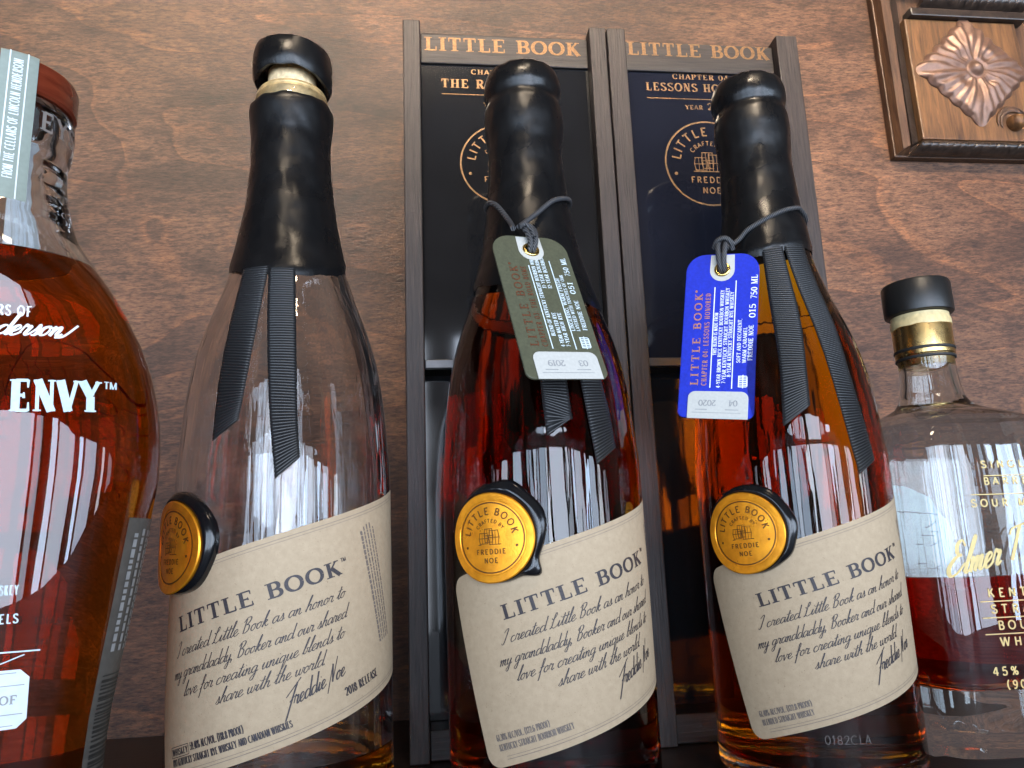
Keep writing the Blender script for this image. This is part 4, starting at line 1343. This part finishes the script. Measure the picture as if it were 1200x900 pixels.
# ------------------------------------------------------------------ the square bottle on the right
def square_bottle():
    loc = (.2636, .3647, -.010)
    OFF = .008
    root = thing("square_bottle", "square clear bottle with gold neck band and black stopper, partly filled with whiskey", "bottle", loc)
    PE = [(0, 41), (1.5, 42.4), (5, 43.3), (12, 44), (118, 44), (128, 43.3), (135, 41.6), (140.5, 38), (144.5, 31.5), (147.5, 24.5), (151, 18.4), (155, 15.6), (162, 14.1), (170, 13.4), (176, 13.5)]
    def ring(z, d, n=128):
        r = interp(PE, z * 1000) * mm - d
        e = 2 + 3.2 * min(max((.150 - z) / .02, 0), 1)
        out = []
        for k in range(n):
            th = 2 * PI * k / n
            c, s = math.cos(th), math.sin(th)
            rad = r * (abs(c) ** e + abs(s) ** e) ** (-1 / e)
            out.append((rad * c, rad * s, z + OFF if z > .006 else z * (1 + OFF / .006)))
        return out
    def front(x, z, off):
        r = interp(PE, z * 1000) * mm
        t = max(1 - abs(min(max(x / r, -.999), .999)) ** 5.2, 1e-5)
        return (x, -r * t ** (1 / 5.2) - off, z + OFF)
    zs = [0, .0015, .005, .012] + [.016 + .16 * i / 90 for i in range(91)]
    mb = MB(); rows = [ring(z, 0) for z in zs]
    mb.grid(rows, closed_u=True); mb.fan(rows[0][::-1], (0, 0, .001)); mb.fan(rows[-1], (0, 0, .176 + OFF))
    gl = mb.build("glass_body", M_glass_sq, root)
    lvl = .0685
    zz = [.024 + (lvl - .024) * i / 30 for i in range(31)]
    mb = MB(); rows = [ring(.0200, .012), ring(.0212, .0075)] + [ring(z, .0048) for z in zz]
    mb.grid(rows, closed_u=True); mb.fan(rows[0][::-1], (0, 0, .0200 + OFF)); mb.fan(rows[-1], (0, 0, lvl + OFF))
    mb.build("whiskey", M_whiskey_red, root)
    zz = [lvl + .0004 + (.1745 - lvl) * i / 70 for i in range(71)]
    mb = MB(); rows = [ring(z, .0048 - .0015 * min(1, max(0, (z - .13) / .03))) for z in zz]
    mb.grid(rows, closed_u=True); mb.fan(rows[0][::-1], (0, 0, zz[0] + OFF)); mb.fan(rows[-1], (0, 0, zz[-1] + OFF))
    mb.build("inner_wall", M_glass_sq_in, root)
    # neck: gold band with black rings, clear seal at its top, black stopper
    mb = MB(); lathe(mb, [(r, z + OFF) for r, z in [(0, .1725), (.0126, .1725), (.0131, .1735), (.0137, .1775), (.0139, .1782), (.0143, .1785), (.0143, .1960), (.0141, .1966), (0, .1966)]], 72)
    bd = mb.build("neck_band", M_goldband, root)
    for zc, rr in ((.1812, .0147), (.1768, .0144)):
        mb = MB(); lathe(mb, [(r, z + OFF) for r, z in [(0, zc - .0008), (rr - .0004, zc - .0008), (rr, zc - .0004), (rr, zc + .0004), (rr - .0004, zc + .0008), (0, zc + .0008)]], 72)
        mb.build("black_ring", M_black_text, bd)
    mb = MB(); rows = []
    for s, z in enumerate((.1935, .1966, .1988, .2000)):
        rows.append([((.0146 if s < 2 else .0140) * math.sin(2 * PI * k / 72), -(.0146 if s < 2 else .0140) * math.cos(2 * PI * k / 72), OFF + z + (.0007 * noise.noise(Vector((math.sin(2 * PI * k / 72) * 2, math.cos(2 * PI * k / 72) * 2, 1))) if s == 0 else 0)) for k in range(72)])
    mb.grid(rows, closed_u=True); mb.fan(rows[-1], (0, 0, .2000 + OFF)); mb.fan(rows[0][::-1], (0, 0, .1935 + OFF))
    mb.build("shrink_seal", M_clearseal, root)
    mb = MB(); lathe(mb, [(r, z + OFF) for r, z in [(0, .2004), (.0158, .2004), (.0166, .2010), (.0168, .2020), (.0168, .2165), (.0160, .2178), (.0, .2184)]], 80)
    mb.build("stopper", M_blackcap, root)
    # gold print
    mb = MB(); st = []
    def ctr(txt, z, wd, h):
        _, t = fit_caps(txt, wd, h, .19, .15, False, .45)
        return place(t, -wd / 2, z)
    st += ctr("SINGLE", .1160, .026, .0032)
    st += ctr("BARREL", .1085, .026, .0032)
    st += line(-.0125, .1125, .0125, .1125, .0004, 12) + line(-.0200, .1042, .0200, .1042, .0004, 18)
    st += ctr("SOUR MASH", .0988, .041, .0033)
    for i, (t, z, wd) in enumerate((("KENTUCKY", .0600, .039), ("STRAIGHT", .0532, .038), ("BOURBON", .0464, .034), ("WHISKEY", .0396, .034))):
        st += ctr(t, z, wd, .0036)
        if i < 3:
            st += line(-.0232, z - .0018, .0232, z - .0018, .00045, 20)
    st += ctr("45% ALC/VOL", .0278, .045, .0034)
    st += ctr("(90 PROOF)", .0222, .034, .0034)
    _, t = fit_script("Elmer T. Lee", .0535, .0140, .085, .55)
    st += place(t, -.0355, .0690, math.radians(11))
    ink(mb, st, front, .00018)
    mb.build("gold_lettering", M_goldink, gl, fix=False)
    # pale round label on the far face
    mb = MB(); rows = []
    for i in range(13):
        r = .0335 * i / 12 + 1e-4
        rows.append([(-.006 + r * math.cos(2 * PI * k / 64), .04415 - .0004 * 0, .082 + OFF + r * math.sin(2 * PI * k / 64)) for k in range(64)])
    mb.grid(rows, closed_u=True)
    bl = mb.build("rear_label", M_backlabel, root, fix=False)
    mb = MB(); rng = random.Random(4)
    st = []
    st.append((spline([(-.034, .098), (-.022, .0995), (-.012, .0965), (-.002, .100), (.010, .099), (.022, .0975)], 5), [.0006] * 26))
    for k in range(26):
        x = rng.uniform(-.03, .018); z = rng.uniform(.066, .092)
        st += line(x, z, x + rng.uniform(.002, .008), z + rng.uniform(-.002, .004), .0006)
    ink(mb, st, lambda x, z, o: (x, .0440 - o * 0 + .00005, z + OFF), 0)
    mb.build("rear_drawing", M_black_text, bl, fix=False)
square_bottle()

# ------------------------------------------------------------------ carved trim panel fixed to the wall
def trim():
    root = thing("carved_trim_panel", "carved wooden trim panel with a square rosette fixed high on the wall", "trim panel", (.41, .485, .35))
    ox, oy, oz = root.location
    YW = .4848
    def B(x0, x1, d0, d1, z0, z1):
        mb = MB(); mb.box(x0 - ox, x1 - ox, YW - d1 - oy, YW - d0 - oy, z0 - oz, z1 - oz); return mb
    # every member stands on the wall; depths differ so that no two faces share a plane
    B(.346, .470, 0, .0060, .354, .56).build("backing_board", M_trimbrown, root, smooth=False, bevel=.0008)
    # outer left strip
    mb = MB(); mb.add([(.347 - ox, YW - .0061 - oy, .3555 - oz), (.357 - ox, YW - .0061 - oy, .3555 - oz), (.363 - ox, YW - .0061 - oy, .56 - oz), (.347 - ox, YW - .0061 - oy, .56 - oz),
                       (.349 - ox, YW - .0125 - oy, .357 - oz), (.355 - ox, YW - .0125 - oy, .3605 - oz), (.357 - ox, YW - .0125 - oy, .56 - oz), (.349 - ox, YW - .0125 - oy, .56 - oz)],
                      [(0, 3, 2, 1), (4, 5, 6, 7), (0, 1, 5, 4), (1, 2, 6, 5), (2, 3, 7, 6), (3, 0, 4, 7)])
    mb.build("side_strip", M_trimbrown, root, smooth=False)
    B(.3655, .4565, .0061, .0125, .3655, .4648).build("plank", M_plank, root, smooth=False, bevel=.001)
    B(.3655, .4565, .0061, .0150, .4885, .56).build("plank", M_plank, root, smooth=False, bevel=.001)
    # dark bevel between strip and plank
    mb = MB(); mb.add([(.3572 - ox, YW - .0062 - oy, .3600 - oz), (.3653 - ox, YW - .0062 - oy, .3652 - oz), (.3653 - ox, YW - .0062 - oy, .56 - oz), (.3572 - ox, YW - .0062 - oy, .56 - oz),
                       (.3574 - ox, YW - .0112 - oy, .3610 - oz), (.3651 - ox, YW - .0075 - oy, .3660 - oz), (.3651 - ox, YW - .0075 - oy, .56 - oz), (.3574 - ox, YW - .0112 - oy, .56 - oz)],
                      [(0, 3, 2, 1), (4, 5, 6, 7), (0, 1, 5, 4), (1, 2, 6, 5), (2, 3, 7, 6), (3, 0, 4, 7)])
    mb.build("inner_bevel", M_trimdark, root, smooth=False)
    # lower moulding, rope-cut
    def rope(x0, x1, z0, z1, d0, d1, mitre, name):
        mb = MB(); rows = []
        n = 90
        for i in range(n + 1):
            x = x0 + (x1 - x0) * i / n
            row = []
            for j in range(13):
                t = j / 12
                z = z0 + (z1 - z0) * t
                xx = x + mitre * t * (1 - i / n)
                prof = math.sin(PI * (.06 + .88 * t)) ** .6
                g = .0009 * max(0, math.sin((xx * 1100 - t * 4.5))) ** 6 * prof
                row.append((xx - ox, YW - (d0 + (d1 - d0) * prof - g) - oy, z - oz))
            rows.append(row)
        rows2 = [[(r[0][0], YW - d0 * .9 - oy, r[0][2])] + r + [(r[-1][0], YW - d0 * .9 - oy, r[-1][2])] for r in rows]
        mb.grid(rows2)
        b = len(mb.v)
        mb.add(rows2[0], [tuple(range(len(rows2[0])))]); mb.add(rows2[-1], [tuple(range(len(rows2[-1])))[::-1]])
        mb.build(name, M_trimdark, root)
    rope(.3560, .4700, .3545, .3652, .0063, .0170, .0105, "lower_moulding")
    rope(.3760, .4635, .4720, .4882, .0064, .0210, .0120, "rope_moulding")
    B(.3690, .4640, .0063, .0165, .4652, .4718).build("moulding_ledge", M_trimdark, root, smooth=False, bevel=.0008)
    # rosette: square leaf, set as a diamond
    cx, cz, hd = .4135, .4215, .0338
    mb = MB(); n = 72
    rows = []
    for i in range(n + 1):
        row = []
        for j in range(n + 1):
            u, v = i / n * 2 - 1, j / n * 2 - 1         # along the diamond's own sides
            p = abs(u); q = abs(v)
            r = math.hypot(u, v)
            ang = math.atan2(v, u)
            lobe = abs(math.cos(2 * ang))
            diag = abs(math.sin(2 * ang))
            h = .0022 + .0032 * (1 - r / 1.45)
            h += .0030 * math.exp(-((r - .52) / .2) ** 2) * lobe ** 2            # four raised side leaves
            h -= .0034 * math.exp(-((r - .44) / .13) ** 2) * lobe ** 6           # their hollow hearts
            h += .0026 * math.exp(-((r - .8) / .3) ** 2) * diag ** 3             # corner leaves
            h -= .0012 * math.exp(-((diag - 1) / .02) ** 2) * (r > .25)          # their midribs
            h += .0008 * math.sin(ang * 24 + r * 3) * min(1, r * 1.6) * (.5 + .5 * diag)   # leaf veins
            h += .0034 * math.exp(-(r / .15) ** 2) - .0016 * math.exp(-((r - .2) / .05) ** 2)
            edge = 1 + .05 * math.cos(v * 13) * (p > .8) 
            e = max(p, q)
            scal = .94 + .05 * abs(math.sin(3 * PI * (v if p > q else u)))
            h *= min(1, max(.12, (1.02 - e) * 9))
            a, b = u * scal * hd * .7071, v * scal * hd * .7071
            row.append((cx + (a - b) - ox, YW - .0126 - h - oy, cz + (a + b) - oz))
        rows.append(row)
    mb.grid(rows)
    border = [rows[i][0] for i in range(n + 1)] + [rows[n][j] for j in range(1, n + 1)] + [rows[i][n] for i in range(n - 1, -1, -1)] + [rows[0][j] for j in range(n - 1, 0, -1)]
    mb.grid([border, [(p[0], YW - .0124 - oy, p[2]) for p in border]], closed_u=True)
    mb.build("rosette", M_rosette, root, angle=60)
    # turned knob with a leaf behind it
    mb = MB(); rows = []
    for i in range(13):
        t = i / 12
        r = .0062 * math.cos(t * PI / 2) ** .7 + .0001
        rows.append([(.4402 + r * math.cos(2 * PI * k / 32) - ox, YW - .0127 - .0085 * math.sin(t * PI / 2) - oy, .3795 + r * math.sin(2 * PI * k / 32) - oz) for k in range(32)])
    mb.grid(rows, closed_u=True)
    mb.build("knob", M_plank, root)
    mb = MB()
    for r0, a0, a1 in ((.0105, 20, 200), (.0130, 40, 190)):
        mb.tube([(.4402 + r0 * math.cos(math.radians(a0 + (a1 - a0) * i / 16)) - ox, YW - .0130 - oy, .3795 + r0 * math.sin(math.radians(a0 + (a1 - a0) * i / 16)) - oz) for i in range(17)], lambda t: .0004 + .0013 * math.sin(PI * t), 8)
    mb.build("leaf_scroll", M_trimbrown, root)
trim()
